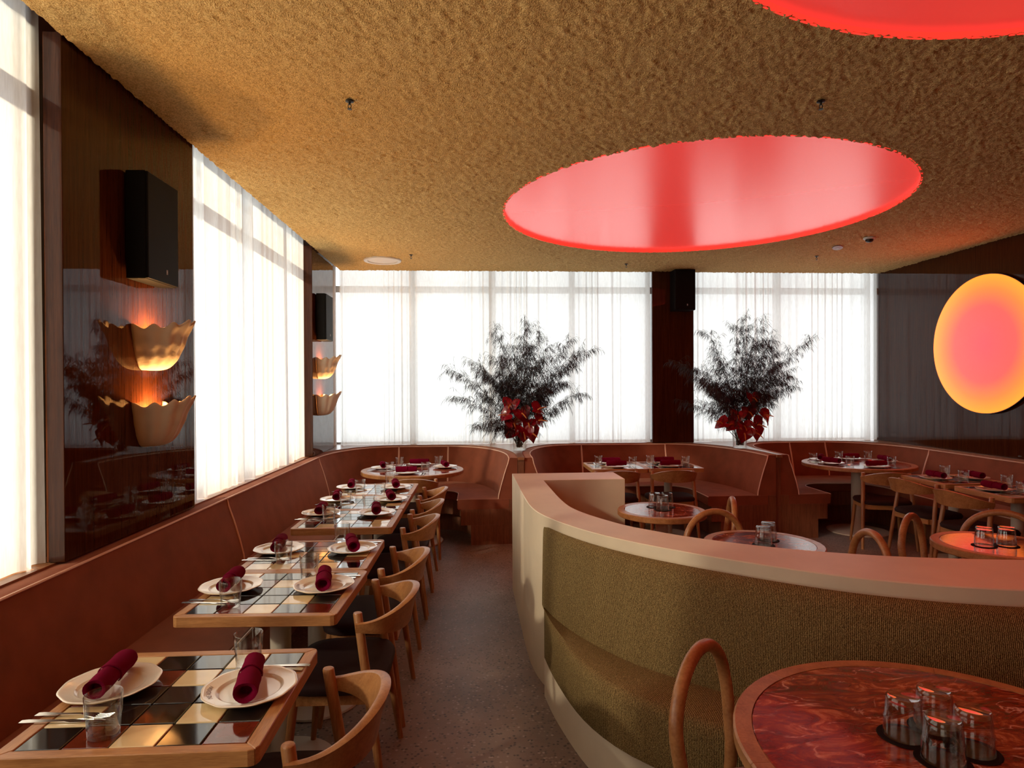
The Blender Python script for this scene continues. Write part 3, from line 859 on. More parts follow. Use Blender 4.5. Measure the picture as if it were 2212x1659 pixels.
# ------------------------------------------------------------------ armchairs
def armchair_proto():
    """faces local +y; the rear posts carry a curved band"""
    parts = []
    for s in (-1, 1):
        top = Vector((s * 0.207, 0.0, 0.735)); foot = Vector((s * 0.245, -0.105, 0.0))
        parts.append(('rear_leg', MB().tube([foot, foot.lerp(top, 0.5), top - Vector((0, 0, 0.004)), top], [0.0125, 0.0185, 0.0175, 0.0155], 14).mesh('rear_leg', OAKZ, smooth=50)))
        ft = Vector((s * 0.200, 0.240, 0.43)); ff = Vector((s * 0.232, 0.285, 0.0))
        parts.append(('front_leg', MB().tube([ff, ff.lerp(ft, 0.5), ft], [0.0115, 0.016, 0.017], 14).mesh('front_leg', OAKZ, smooth=50)))
    # band
    rings = []
    n = 34
    for i in range(n + 1):
        t = i / n; a = PI * (1 - t)
        x = 0.222 * math.cos(a); y = -0.185 * abs(math.sin(a)) ** 0.72 + 0.004
        c = math.sin(PI * t)
        ztop = 0.700 + 0.066 * c ** 1.3; h = 0.036 + 0.095 * c ** 1.15
        # direction across the band (towards the outside)
        nx, ny = math.cos(a) * 0.8, -math.sin(a)
        l = math.hypot(nx, ny) or 1; nx /= l; ny /= l
        th = 0.010 + 0.004 * c
        lean = 0.022 * c
        rings.append([(x - nx * th + nx * lean, y - ny * th + ny * lean, ztop - 0.003), (x + nx * lean, y + ny * lean, ztop + 0.001), (x + nx * th + nx * lean, y + ny * th + ny * lean, ztop - 0.003), (x + nx * th, y + ny * th, ztop - h * 0.5), (x + nx * (th - 0.004) - nx * lean * 0.4, y + ny * (th - 0.004) - ny * lean * 0.4, ztop - h), (x - nx * (th - 0.004) - nx * lean * 0.4, y - ny * (th - 0.004) - ny * lean * 0.4, ztop - h), (x - nx * th, y - ny * th, ztop - h * 0.5)])
    parts.append(('back_band', MB().sweep(rings).mesh('back_band', OAKRIM, smooth=50)))
    # seat
    def seat_poly(g):
        out = []
        for i in range(32):
            a = 2 * PI * i / 32; c, s_ = math.cos(a), math.sin(a)
            wx = 0.240 + g; wy = 0.198 + g
            out.append((wx * math.copysign(abs(c) ** 0.55, c), 0.098 + wy * math.copysign(abs(s_) ** 0.55, s_)))
        return out
    rr = []
    for g, z in ((-0.03, 0.425), (0.0, 0.432), (0.004, 0.452), (-0.006, 0.468), (-0.05, 0.474)):
        rr.append([(x, y, z) for x, y in seat_poly(g)])
    parts.append(('seat', MB().sweep(rr).mesh('seat', SEATDARK, smooth=60)))
    fr = MB().box(-0.19, 0.19, 0.225, 0.248, 0.385, 0.428).box(-0.19, 0.19, -0.075, -0.05, 0.385, 0.428).box(-0.215, -0.190, -0.05, 0.248, 0.385, 0.428).box(0.190, 0.215, -0.05, 0.248, 0.385, 0.428)
    parts.append(('seat_rail', fr.mesh('seat_rail', OAKX)))
    return parts
ACP = armchair_proto()
def armchair(label, x, y, face, group):
    """face: direction the sitter looks, degrees (0=+x, 90=+y)"""
    t = thing('armchair', label, 'chair', (x, y, 0), R(face - 90), group)
    for nm, me in ACP: put(nm, me, t)
    return t
LCN = ['nearest', 'second nearest', 'third nearest', 'fourth nearest', 'fifth nearest', 'farthest']
for i, y in enumerate([1.755, 2.645, 3.227, 4.10, 4.665, 5.24]):
    armchair('oak armchair with curved back band on the aisle, %s of the left row' % LCN[i], -0.462, y, 180, 'armchairs along the left row of tables')
armchair('oak armchair with its back to the camera at the far left round table', -0.60, 5.93, 92, 'armchairs at the booths')
armchair('oak armchair at the middle booth, half hidden behind the cream divider end', 1.405, 6.32, 90, 'armchairs at the booths')
armchair('oak armchair at the middle booth, fully visible, back to the camera', 1.985, 6.32, 90, 'armchairs at the booths')
armchair('oak armchair drawn up to the round table of the far right booth', 4.00, 5.96, 76, 'armchairs at the booths')
armchair('oak armchair at the right wall tables, the farther of the two', 3.95, 5.44, 6, 'armchairs at the right wall')
armchair('oak armchair at the right wall tables, the nearer of the two', 3.90, 4.80, 6, 'armchairs at the right wall')

# ------------------------------------------------------------------ bentwood chairs
def bentwood_proto():
    parts = []
    # loop: keyhole arch in plane y=-0.20, slightly raked
    pts = []
    hw = 0.200
    for s in (-1,):
        pts += [(-0.165, -0.20, 0.02), (-0.170, -0.195, 0.25), (-0.175, -0.19, 0.46), (-0.190, -0.20, 0.56), (-0.200, -0.21, 0.64)]
    for i in range(1, 16):
        a = PI - PI * i / 16
        pts.append((hw * math.cos(a), -0.215 - 0.01 * math.sin(a), 0.655 + 0.180 * math.sin(a)))
    pts += [(0.200, -0.21, 0.64), (0.190, -0.20, 0.56), (0.175, -0.19, 0.46), (0.170, -0.195, 0.25), (0.165, -0.20, 0.02)]
    pts = [(x, y + 0.035 - (0.06 * (0.46 - z) if z < 0.46 else 0), z) for x, y, z in pts]
    sm = smooth_poly(pts, 3)
    parts.append(('back_hoop', MB().tube(sm, 0.019, 14).mesh('back_hoop', OAKRIM, smooth=60)))
    for s in (-1, 1):
        parts.append(('front_leg', MB().tube([(s * 0.150, 0.145, 0.0), (s * 0.135, 0.125, 0.22), (s * 0.120, 0.100, 0.43)], [0.013, 0.016, 0.017], 12).mesh('front_leg', OAKZ, smooth=60)))
    parts.append(('seat', MB().lathe([(0, 0.425), (0.160, 0.425), (0.170, 0.435), (0.170, 0.452), (0.160, 0.463), (0.08, 0.470), (0, 0.471)], 40).mesh('seat', SEATPINK, smooth=40)))
    ring = [(0.148 * math.cos(2 * PI * i / 32), 0.148 * math.sin(2 * PI * i / 32), 0.412) for i in range(33)]
    parts.append(('seat_ring', MB().tube(ring, 0.013, 8).mesh('seat_ring', OAKRIM, smooth=60)))
    return parts
BWP = bentwood_proto()
def bentwood(label, x, y, tx, ty, group='bentwood hoop chairs'):
    """(x,y) is the hoop's foot centre; the chair looks at (tx,ty)"""
    a = math.atan2(ty - y, tx - x)
    cx, cy = x + 0.180 * math.cos(a), y + 0.180 * math.sin(a)
    t = thing('bentwood_chair', label, 'chair', (cx, cy, 0), a - PI / 2, group)
    for nm, me in BWP: put(nm, me, t)
    return t
bentwood('bentwood hoop-back chair with mauve seat beside the foreground marble table', 0.648, 1.785, *T4)
bentwood('bentwood hoop-back chair right of the small cafe table at the divider end', 1.70, 4.14, *T1)
bentwood('bentwood hoop-back chair behind the left side of the middle cafe table', 1.430, 3.735, *T2)
bentwood('bentwood hoop-back chair right of the middle cafe table behind the divider', 2.02, 3.14, 1.55, 3.2)
bentwood('bentwood hoop-back chair left of the orange glowing cafe table', 2.52, 3.52, 2.78, 3.21)
bentwood('bentwood hoop-back chair at the right edge behind the orange glowing cafe table', 3.12, 3.57, 2.78, 3.21)

# ------------------------------------------------------------------ table settings
PZ = TZ + 0.0015
plate_me = MB().lathe([(0, 0.0), (0.070, 0.0), (0.074, 0.002), (0.1235, 0.0150), (0.1262, 0.0190), (0.1240, 0.0205), (0.1180, 0.0190), (0.090, 0.0120), (0.087, 0.0118), (0.082, 0.0060), (0.078, 0.0050), (0, 0.0048)], 60, mod=lambda a, z, r: 1 + (0.012 * math.cos(10 * a) if r > 0.11 else 0)).mesh('plate', PLATE, smooth=50)
def lettering_mesh():
    """MEADOW along an arc of the rim"""
    vs = []; fs = []
    word = 'MEADOW'
    cell = 0.0125
    r0 = 0.1045
    for k, ch in enumerate(word):
        cu = bpy.data.curves.new('glyph', 'FONT'); cu.body = ch; cu.size = 0.017; cu.align_x = 'CENTER'; cu.align_y = 'CENTER'; cu.resolution_u = 2
        ob = bpy.data.objects.new('glyph', cu); col.objects.link(ob)
        bpy.context.view_layer.update()
        dg = bpy.context.evaluated_depsgraph_get()
        me = ob.evaluated_get(dg).to_mesh()
        a = (2.5 - k) * cell / r0
        for v in me.vertices:
            # letter upright away from the centre; slope follows the rim
            rr = r0 + v.co.y; ang = a - v.co.x / r0
            vs.append((rr * math.sin(-ang), rr * math.cos(ang), 0.0120 + (rr - 0.090) * 0.25 + 0.0009))
        o = len(vs) - len(me.vertices)
        for p in me.polygons: fs.append(tuple(i + o for i in p.vertices))
        ob.evaluated_get(dg).to_mesh_clear()
        bpy.data.objects.remove(ob); bpy.data.curves.remove(cu)
    return MB().add(vs, fs).mesh('lettering', PRINT)
letter_me = lettering_mesh()
def napkin_mesh():
    mb = MB(); rings = []
    L = 0.205; n = 12
    for i in range(n + 1):
        t = i / n; x = -L / 2 + L * t
        r_ = 0.0265 + (0.0018 if t < 0.46 else -0.0006) + 0.0006 * math.sin(t * 19)
        if t < 0.04: r_ *= 0.96
        rings.append([(x, r_ * 1.12 * math.cos(2 * PI * j / 18), r_ * (1 + 0.04 * math.sin(5 * t + j)) * math.sin(2 * PI * j / 18)) for j in range(18)])
    # rolled ends: spiral-like recess
    def ring(x, r_): return [(x, r_ * 1.12 * math.cos(2 * PI * j / 18), r_ * math.sin(2 * PI * j / 18)) for j in range(18)]
    rings = [ring(-L / 2 + 0.03, 0.004), ring(-L / 2 + 0.028, 0.012), ring(-L / 2 + 0.004, 0.0175), ring(-L / 2 + 0.001, 0.022)] + rings + [ring(L / 2 - 0.001, 0.021), ring(L / 2 - 0.004, 0.0165), ring(L / 2 - 0.028, 0.012), ring(L / 2 - 0.03, 0.004)]
    mb.sweep(rings)
    return mb.mesh('roll', NAPKIN, smooth=50)
nap_me = napkin_mesh()
flap_rings = []
for i in range(9):
    x = -0.012 + 0.014 * (i % 9) / 8
fl = MB()
fr_ = []
for k in range(22):
    a = -0.9 + k * 0.20; r_ = 0.0300
    xx = 0.004 + 0.006 * math.sin(a)
    fr_.append([(xx - 0.005, r_ * 1.1 * math.cos(a), r_ * math.sin(a)), (xx + 0.005, r_ * 1.1 * math.cos(a), r_ * math.sin(a)), (xx + 0.006, (r_ - 0.0032) * 1.1 * math.cos(a), (r_ - 0.0032) * math.sin(a)), (xx - 0.005, (r_ - 0.003) * 1.1 * math.cos(a), (r_ - 0.003) * math.sin(a))])
flap_me = fl.sweep(fr_).mesh('fold_edge', NAPKIN, smooth=50)
# tumbler, upright
def facet(a, z, r):
    return 1 - (0.022 * (1 - abs(math.cos(5 * a))) if 0.008 < z < 0.052 and r > 0.034 else 0)
gl_me = MB().lathe([(0, 0.0), (0.0335, 0.0), (0.0355, 0.003), (0.0365, 0.012), (0.0385, 0.049), (0.0405, 0.053), (0.0425, 0.101), (0.0415, 0.103), (0.0400, 0.101), (0.0370, 0.056), (0.0335, 0.022), (0.0315, 0.017), (0, 0.014)], 40, mod=facet).mesh('glass', GLASS, smooth=50)
# upside-down tumbler, wide mouth down
gi_me = MB().lathe([(0.0425, 0.0), (0.0440, 0.001), (0.0430, 0.040), (0.0435, 0.044), (0.0405, 0.050), (0.0385, 0.086), (0.0375, 0.094), (0.0345, 0.098), (0.030, 0.0965), (0, 0.0955), ], 44).mesh('inverted_glass', GLASS, smooth=40)
gi2 = MB().lathe([(0.0425, 0.0), (0.0415, 0.040), (0.039, 0.050), (0.0365, 0.078), (0.034, 0.084), (0, 0.086)], 44).mesh('inner_wall', GLASS, smooth=40)
coast_me = MB().lathe([(0, 0), (0.0565, 0), (0.058, 0.001), (0.0565, 0.0022), (0, 0.0022)], 40).mesh('coaster', COASTER, smooth=30)
# cutlery, along local y with handle at -y
def knife_mesh():
    o = []
    prof = [(-0.105, 0.007, 0.004), (-0.09, 0.0085, 0.0045), (-0.02, 0.0055, 0.0035), (0.005, 0.0050, 0.0030), (0.02, 0.0085, 0.0014), (0.08, 0.0090, 0.0012), (0.105, 0.003, 0.001)]
    for y, w_, h_ in prof: o.append([(-w_, y, 0.0), (w_, y, 0.0), (w_, y, h_), (-w_, y, h_)])
    return MB().sweep(o).mesh('knife', STEEL, smooth=50)
def fork_meshes():
    o = []
    for y, w_, z in [(-0.10, 0.0085, 0.001), (-0.085, 0.0095, 0.002), (-0.03, 0.004, 0.004), (0.02, 0.0032, 0.006), (0.045, 0.0095, 0.004), (0.062, 0.0115, 0.002)]:
        o.append([(-w_, y, z), (w_, y, z), (w_, y, z + 0.0022), (-w_, y, z + 0.0022)])
    h_ = MB().sweep(o).mesh('handle', STEEL, smooth=50)
    t = MB()
    for k in range(4):
        x = -0.0095 + k * 0.00633
        t.tube([(x, 0.060, 0.003), (x, 0.082, 0.0025), (x * 0.95, 0.104, 0.006)], [0.0016, 0.0015, 0.0008], 6)
    return h_, t.mesh('tines', STEEL, smooth=50)
knife_me = knife_mesh(); forkh_me, forkt_me = fork_meshes()

def wpos(base, face, lx, ly):
    """offset in the sitter's frame: ly ahead, lx to the right"""
    a = R(face); f = Vector((math.cos(a), math.sin(a))); r_ = Vector((f.y, -f.x))
    return base[0] + f.x * ly + r_.x * lx, base[1] + f.y * ly + r_.y * lx
def setting(where, plate, face, glass=None, turn=0.0, cut=True, letters=True, lrot=0.0, cutx=0.165):
    """one cover: plate, napkin, glass, knife, fork. face = sitter's viewing direction (deg)"""
    jitter = random.uniform(-4, 4)
    t = thing('dinner_plate', 'cream dinner plate ' + where, 'plate', (*plate, PZ), R(face - 90 + lrot), 'dinner plates')
    put('plate_body', plate_me, t)
    if letters: put('lettering', letter_me, t)
    nx = thing('napkin', 'rolled wine-red napkin ' + where, 'napkin', (*plate, PZ + 0.0440), R(face - 90 + turn + jitter), 'rolled napkins')
    put('roll', nap_me, nx); put('fold_edge', flap_me, nx)
    if glass is None: glass = wpos(plate, face, 0.17, 0.10)
    g = put('tumbler', gl_me, None, (*glass, PZ), random.uniform(0, 6)); tag(g, 'clear faceted tumbler ' + where, 'glass', 'water tumblers')
    if cut:
        kx = wpos(plate, face, cutx + 0.012, -0.02); fx = wpos(plate, face, cutx - 0.014, -0.01)
        k = put('table_knife', knife_me, None, (*kx, PZ + 0.0005), R(face - 90 + random.uniform(-3, 3))); tag(k, 'steel table knife ' + where, 'knife', 'table knives')
        f = thing('table_fork', 'steel table fork ' + where, 'fork', (*fx, PZ + 0.0005), R(face - 90 + random.uniform(-6, 2)), 'table forks')
        put('handle', forkh_me, f); put('tines', forkt_me, f)
tb = ['nearest tiled table', 'second left-row table', 'third left-row table', 'fourth left-row table', 'fifth left-row table', 'farthest left-row table']
wp_ = [(-1.042, 1.845), (-1.045, 2.725), (-1.035, 3.340), (-1.050, 4.285), (-1.055, 4.795), (-1.060, 5.365)]
ap_ = [(-0.640, 1.800), (-0.655, 2.715), (-0.655, 3.325), (-0.680, 4.265), (-0.655, 4.775), (-0.690, 5.345)]
gw_ = [(-0.923, 1.600), (-0.965, 2.510), (-0.945, 3.115), None, None, None]
ga_ = [(-0.703, 1.965), (-0.755, 2.862), (-0.745, 3.505), None, None, None]
for i in range(6):
    w_ = 'at the wall side of the %s' % tb[i]
    a_ = 'at the aisle side of the %s' % tb[i]
    setting(w_, wp_[i], 0, gw_[i] or (-0.95, wp_[i][1] - 0.21), turn=8, lrot=-60)
    setting(a_, ap_[i], 180, ga_[i] or (-0.76, ap_[i][1] + 0.17), turn=12, lrot=20, cutx=0.145)
# left round table
for nm, p, face, g in [('left side', (-0.985, 6.62), 0, (-0.875, 6.33)), ('front seat', (-0.70, 6.24), 90, (-0.52, 6.30)), ('back seat', (-0.63, 6.88), 270, (-0.83, 6.76)), ('right side', (-0.345, 6.66), 180, (-0.42, 6.82))]:
    setting('at the %s of the far left round table' % nm, p, face, g, turn=0 if face in (90, 270) else 10)
# the middle booth
for nm, p, face, g in [('front of the left table', (1.455, 6.53), 90, (1.64, 6.58)), ('back of the left table', (1.455, 6.82), 270, (1.30, 6.72)), ('front of the right table', (2.03, 6.53), 90, (2.21, 6.58)), ('back of the right table', (2.05, 6.82), 270, (1.86, 6.70))]:
    setting('at the %s in the middle booth' % nm, p, face, g)
# right round table
for nm, p, face, g in [('left front seat', (3.82, 6.60), 20, (3.93, 6.44)), ('left rear seat', (3.87, 6.90), 330, (3.70, 6.755)), ('back seat', (4.25, 6.98), 270, (4.08, 6.90)), ('front seat', (4.12, 6.29), 90, (4.31, 6.33)), ('right seat', (4.50, 6.72), 180, (4.42, 6.90))]:
    setting('at the %s of the far right round table' % nm, p, face, g)
# right wall tables
for nm, p, face, g in [('aisle side of the farther', (4.14, 5.47), 0, (4.24, 5.27)), ('wall side of the farther', (4.47, 5.44), 180, (4.34, 5.62)), ('aisle side of the nearer', (4.14, 4.83), 0, (4.20, 4.63)), ('wall side of the nearer', (4.47, 4.80), 180, (4.38, 4.98))]:
    setting('at the %s right-wall table' % nm, p, face, g)

# upturned glasses on coasters
def upturned(label, xy, group):
    c_ = put('coaster', coast_me, None, (*xy, TZ)); tag(c_, 'round black coaster under the ' + label.replace(' on the', ' of the'), 'coaster', 'coasters')
    t = thing('upturned_glass', label, 'glass', (*xy, TZ + 0.0025), random.uniform(0, 6), group)
    put('outer_wall', gi_me, t); put('inner_wall', gi2, t)
for nm, xy in [('leftmost upturned glass on the foreground marble table', (1.030, 1.470)), ('frontmost upturned glass on the foreground marble table', (1.052, 1.368)), ('rightmost upturned glass on the foreground marble table', (1.150, 1.402)), ('rearmost upturned glass on the foreground marble table', (1.130, 1.500))]:
    upturned(nm, xy, 'upturned glasses on the foreground table')
for nm, xy in [('left upturned glass on the divider-end cafe table', (1.245, 4.37)), ('front upturned glass on the divider-end cafe table', (1.270, 4.265)), ('right upturned glass on the divider-end cafe table', (1.330, 4.36)), ('front upturned glass on the middle cafe table', (1.525, 3.285)), ('rear upturned glass on the middle cafe table', (1.600, 3.385)), ('left upturned glass on the orange glowing cafe table', (2.675, 3.185)), ('right upturned glass on the orange glowing cafe table', (2.795, 3.180))]:
    upturned(nm, xy, 'upturned glasses behind the divider')

# ------------------------------------------------------------------ speakers
def speaker(label, loc, rz, w_, d_, h_):
    """front faces local -y; back at y=0"""
    t = thing('wall_speaker', label, 'speaker', loc, rz, 'wall speakers')
    MB().box(-w_ / 2, w_ / 2, -d_ + 0.012, 0, 0, h_).obj('cabinet', BLACK, t, bevel=0.003, seg=1)
    MB().box(-w_ / 2 + 0.003, w_ / 2 - 0.003, -d_, -d_ + 0.0125, 0.003, h_ - 0.003).obj('front_grille', BLACK, t, bevel=0.004, seg=2)
    g = MB().box(-0.006, -0.002, -d_ - 0.0008, -d_, 0.05, 0.074).box(0.002, 0.006, -d_ - 0.0008, -d_, 0.05, 0.074).box(-0.002, 0.002, -d_ - 0.0008, -d_, 0.060, 0.064)
    lo = g.obj('logo', LOGO, t); lo.location = (w_ * 0.10, 0, 0)
    MB().box(-0.05, 0.05, 0.0, 0.010, h_ * 0.3, h_ * 0.7).obj('wall_bracket', DARKMETAL, t)
speaker('black wall speaker above the near pair of shell sconces', (PANX + 0.010, 3.295, 2.13), PI / 2, 0.315, 0.104, 0.523)
speaker('black wall speaker above the far pair of shell sconces', (PANX + 0.010, 6.89, 2.10), PI / 2, 0.315, 0.104, 0.49)
speaker('black wall speaker high on the dark pillar panel of the back wall', (2.565, 7.83, 2.535), 0, 0.26, 0.20, 0.50)

# ------------------------------------------------------------------ shell sconces
def shell_mesh():
    nu, nv = 84, 34; vs = []
    for i in range(nv + 1):
        v = i / nv
        for j in range(nu + 1):
            u = PI * j / nu; s_ = math.sin(u)
            rib = 1 + 0.045 * math.cos(14 * u) * v ** 0.7 + 0.012 * math.cos(v * 26 + 0.8 * math.cos(14 * u)) * v
            rad = (v ** 0.42)
            fl = 1 + 0.16 * v ** 6 * s_ ** 3
            b_ = 0.195 * s_ ** 0.85 * rad * rib * fl
            y = -0.150 * math.cos(u) * (0.30 + 0.70 * v ** 0.6) * rib
            z = 0.215 * v ** 1.7 + (0.012 * math.cos(14 * u) + 0.035 * s_ ** 4) * v ** 4
            vs.append((b_ + 0.001, y, z))
    fs = [(i * (nu + 1) + j, i * (nu + 1) + j + 1, (i + 1) * (nu + 1) + j + 1, (i + 1) * (nu + 1) + j) for i in range(nv) for j in range(nu)]
    me = MB().add(vs, fs).mesh('shell', PLASTER, smooth=180, fix=False)
    return me
SHELL = shell_mesh()
def sconce(label, loc, power):
    t = thing('shell_sconce', label, 'wall lamp', loc, 0, 'shell sconces')
    sh = put('shell', SHELL, t)
    md = sh.modifiers.new('thick', 'SOLIDIFY'); md.thickness = 0.008; md.offset = -1
    MB().box(0.0, 0.012, -0.05, 0.05, 0.03, 0.15).obj('back_plate', PLASTER, t)
    MB().lathe([(0, -0.022), (0.012, -0.018), (0.019, 0.0), (0.012, 0.018), (0, 0.022)], 16).obj('bulb', BULB, t, smooth=60).location = (0.055, 0, 0.115)
    MB().tube([(0.012, 0, 0.07), (0.055, 0, 0.07), (0.055, 0, 0.095)], 0.009, 10).obj('lamp_holder', DARKMETAL, t, smooth=60)
    ld = bpy.data.lights.new('sconce_light', 'POINT'); ld.energy = power; ld.color = (1.0, 0.52, 0.18); ld.shadow_soft_size = 0.02
    lo = bpy.data.objects.new('sconce_light', ld); col.objects.link(lo); lo.location = (0.062, 0, 0.165); lo.parent = t
for lab, y, z in [('upper plaster shell sconce on the near dark panel', 3.35, 1.690), ('lower plaster shell sconce on the near dark panel', 3.35, 1.300), ('added upper plaster shell sconce, unseen on the panel behind the camera', -0.20, 1.69), ('added lower plaster shell sconce, unseen on the panel behind the camera', -0.20, 1.30), ('upper plaster shell sconce on the far dark panel', 6.90, 1.690), ('lower plaster shell sconce on the far dark panel', 6.90, 1.295)]:  # the pair behind the camera is unseen, added to light the foreground
    sconce(lab, (PANX + 0.001, y, z), 18.0)

# ------------------------------------------------------------------ luminous discs
def ceiling_disc(label, d):
    cx, cy, r_ = d
    t = thing('ceiling_light', label, 'ceiling light', (cx, cy, CE), 0, 'round red ceiling lights')
    MB().lathe([(0, 0.026), (r_ + 0.005, 0.026), (r_ + 0.005, 0.032), (0, 0.032)], 128).obj('membrane', REDMEM, t, smooth=30)
    MB().lathe([(r_ + 0.004, -0.002), (r_ + 0.004, 0.032), (r_ + 0.012, 0.032), (r_ + 0.012, -0.002)], 128, closed=True).obj('recess_ring', REDRIM, t, smooth=30)
ceiling_disc('round glowing red ceiling light above the booths', D1)
ceiling_disc('round glowing red ceiling light at the top right, cut by the frame', D2)
t = thing('sunset_wall_lamp', 'large round wall lamp glowing orange to pink on the right wall', 'wall lamp', (XR - 0.002, 6.165, 2.012), 0)
rotm = Matrix.Rotation(-PI / 2, 4, 'Y')
for nm, mt, prof in [('glow_disc', SUNLAMP, [(0, 0.020), (0.708, 0.020), (0.708, 0.034), (0.700, 0.037), (0, 0.037)]), ('dark_rim', DARKMETAL, [(0.7085, 0.0), (0.7085, 0.036), (0.716, 0.036), (0.716, 0.0)])]:
    mb = MB().lathe(prof, 96, closed=(nm == 'dark_rim')); mb.v = [tuple(rotm @ Vector(v)) for v in mb.v]
    mb.obj(nm, mt, t, smooth=30)
mb = MB().lathe([(0, 0), (0.66, 0), (0.66, 0.020), (0, 0.020)], 64); mb.v = [tuple(rotm @ Vector(v)) for v in mb.v]; mb.obj('back_plate', DARKMETAL, t, smooth=30)

# ------------------------------------------------------------------ ceiling fittings
t = thing('ceiling_speaker', 'round white flush ceiling fitting near the far left corner', 'ceiling fitting', (-1.07, 7.24, CE - 0.004), 0)
MB().lathe([(0.165, 0.0), (0.170, -0.012), (0.205, -0.014), (0.212, -0.006), (0.212, 0.004), (0.165, 0.004)], 48, closed=True).obj('trim_ring', WHITE, t, smooth=40)
MB().lathe([(0, 0.006), (0.164, 0.006), (0.164, -0.004), (0.12, -0.010), (0, -0.012)], 48).obj('grille', GRILLE, t, smooth=40)
def sprinkler(label, xy):
    t = thing('sprinkler', label, 'sprinkler', (*xy, CE - 0.006), 0, 'ceiling sprinklers'); t.scale = (0.7, 0.7, 0.7)
    MB().lathe([(0, 0), (0.028, 0), (0.030, -0.006), (0.016, -0.010), (0, -0.010)], 20).obj('escutcheon', DARKMETAL, t, smooth=40)
    MB().tube([(0, 0, -0.008), (0, 0, -0.030)], 0.008, 10).tube([(-0.010, 0, -0.028), (-0.011, 0, -0.045), (0, 0, -0.058)], 0.003, 6).tube([(0.010, 0, -0.028), (0.011, 0, -0.045), (0, 0, -0.058)], 0.003, 6).obj('body', DARKMETAL, t, smooth=40)
    MB().lathe([(0, -0.058), (0.016, -0.058), (0.017, -0.061), (0, -0.062)], 16).obj('deflector', DARKMETAL, t, smooth=40)
sprinkler('small sprinkler head on the ceiling, upper left', (-0.634, 3.211))
sprinkler('small sprinkler head on the ceiling between the two red lights', (1.745, 3.105))
sprinkler('small sprinkler head on the far ceiling beside the white round fitting', (-0.713, 6.915))
sprinkler('small sprinkler head on the far ceiling right of the pillar panel', (3.787, 6.832))
sprinkler('small sprinkler head on the far ceiling above the pillar panel', (1.763, 7.349))
t = thing('smoke_detector', 'small white smoke detector on the ceiling near the right wall', 'smoke detector', (3.834, 5.959, CE - 0.006), 0)
MB().lathe([(0, 0), (0.052, 0), (0.054, -0.012), (0.046, -0.018), (0, -0.018)], 32).obj('base', WHITE, t, smooth=40)
MB().lathe([(0, -0.018), (0.036, -0.018), (0.034, -0.036), (0.022, -0.044), (0, -0.045)], 32).obj('sensor_head', DARKMETAL, t, smooth=40)
t = thing('access_panel', 'small pale oval plate on the ceiling beside the smoke detector', 'ceiling fitting', (3.768, 6.39, CE - 0.009), R(60))
MB().prism([(0.11 * math.cos(2 * PI * i / 28), 0.05 * math.sin(2 * PI * i / 28)) for i in range(28)], -0.006, 0.004).obj('plate_face', plain('mauve_plate', (0.45, 0.33, 0.33), 0.5), t, bevel=0.002, seg=1)
MB().prism([(0.016 * math.cos(2 * PI * i / 12), 0.016 * math.sin(2 * PI * i / 12)) for i in range(12)], -0.009, -0.006).obj('screw_cap', WHITE, t)

# ------------------------------------------------------------------ flower arrangements
def branch(rnd, base, tip, label, group):
    t = thing('foliage_branch', label, 'branch', base, 0, group)
    T = Vector(tip) - Vector(base); L = T.length
    ctrl = Vector((T.x * 0.30, T.y * 0.30, T.z * 0.62 + 0.10))
    pts = []
    for i in range(15):
        s = i / 14
        pts.append((2 * (1 - s) * s * ctrl + s * s * T))
    MB().tube(pts, [0.0032 * (1 - 0.75 * i / 14) for i in range(15)], 5).obj('stem', STEMG, t)
    vs = []; fs = []
    def leaf(p, d, ln, wd_):
        d = Vector(d).normalized()
        sd = d.cross(Vector((0, 0, 1)))
        if sd.length < 1e-3: sd = Vector((1, 0, 0))
        sd.normalize(); sd = sd * math.cos(rnd.uniform(0, 3)) + Vector((0, 0, 1)).cross(sd) * 0.6
        sd.normalize()
        o = len(vs); q = Vector(p); dd = d.copy()
        ws = [0.35, 1.0, 0.8, 0.05]
        for k in range(4):
            vs.append(tuple(q + sd * wd_ * ws[k])); vs.append(tuple(q - sd * wd_ * ws[k]))
            dd = (dd + Vector((0, 0, -0.48))).normalized()
            q = q + dd * ln / 3
        for k in range(3): fs.append((o + 2 * k, o + 2 * k + 1, o + 2 * k + 3, o + 2 * k + 2))
    tw = MB()
    ntw = int(20 + L * 24)
    for k in range(ntw):
        s = 0.28 + 0.72 * (k + rnd.random()) / ntw
        p = 2 * (1 - s) * s * ctrl + s * s * T
        tan = (2 * (1 - 2 * s) * ctrl + 2 * s * T).normalized()
        d = (tan * rnd.uniform(0.5, 1.1) + Vector((rnd.gauss(0, 0.55), rnd.gauss(0, 0.55), rnd.gauss(0.05, 0.4)))).normalized()
        ln = rnd.uniform(0.10, 0.21) * (1.15 - 0.35 * s)
        tp = []; q = p.copy(); dd = d.copy()
        for i in range(6):
            tp.append(q.copy()); q = q + dd * ln / 5; dd = (dd + Vector((0, 0, -0.10))).normalized()
        tw.tube(tp, 0.0011, 3, cap=False)
        for i in range(rnd.randint(14, 20)):
            u = rnd.uniform(0.1, 1.0) * 5; a = min(int(u), 4); pp = tp[a].lerp(tp[a + 1], u - a)
            ld = dd * 0.6 + Vector((rnd.gauss(0, 0.5), rnd.gauss(0, 0.5), rnd.gauss(-0.15, 0.35)))
            leaf(pp, ld, rnd.uniform(0.045, 0.098), rnd.uniform(0.0015, 0.0025))
    o = tw.obj('twigs', STEMG, t, fix=False); o['kind'] = 'stuff'
    o = MB().add(vs, fs).obj('leaves', LEAF, t, fix=False); o['kind'] = 'stuff'
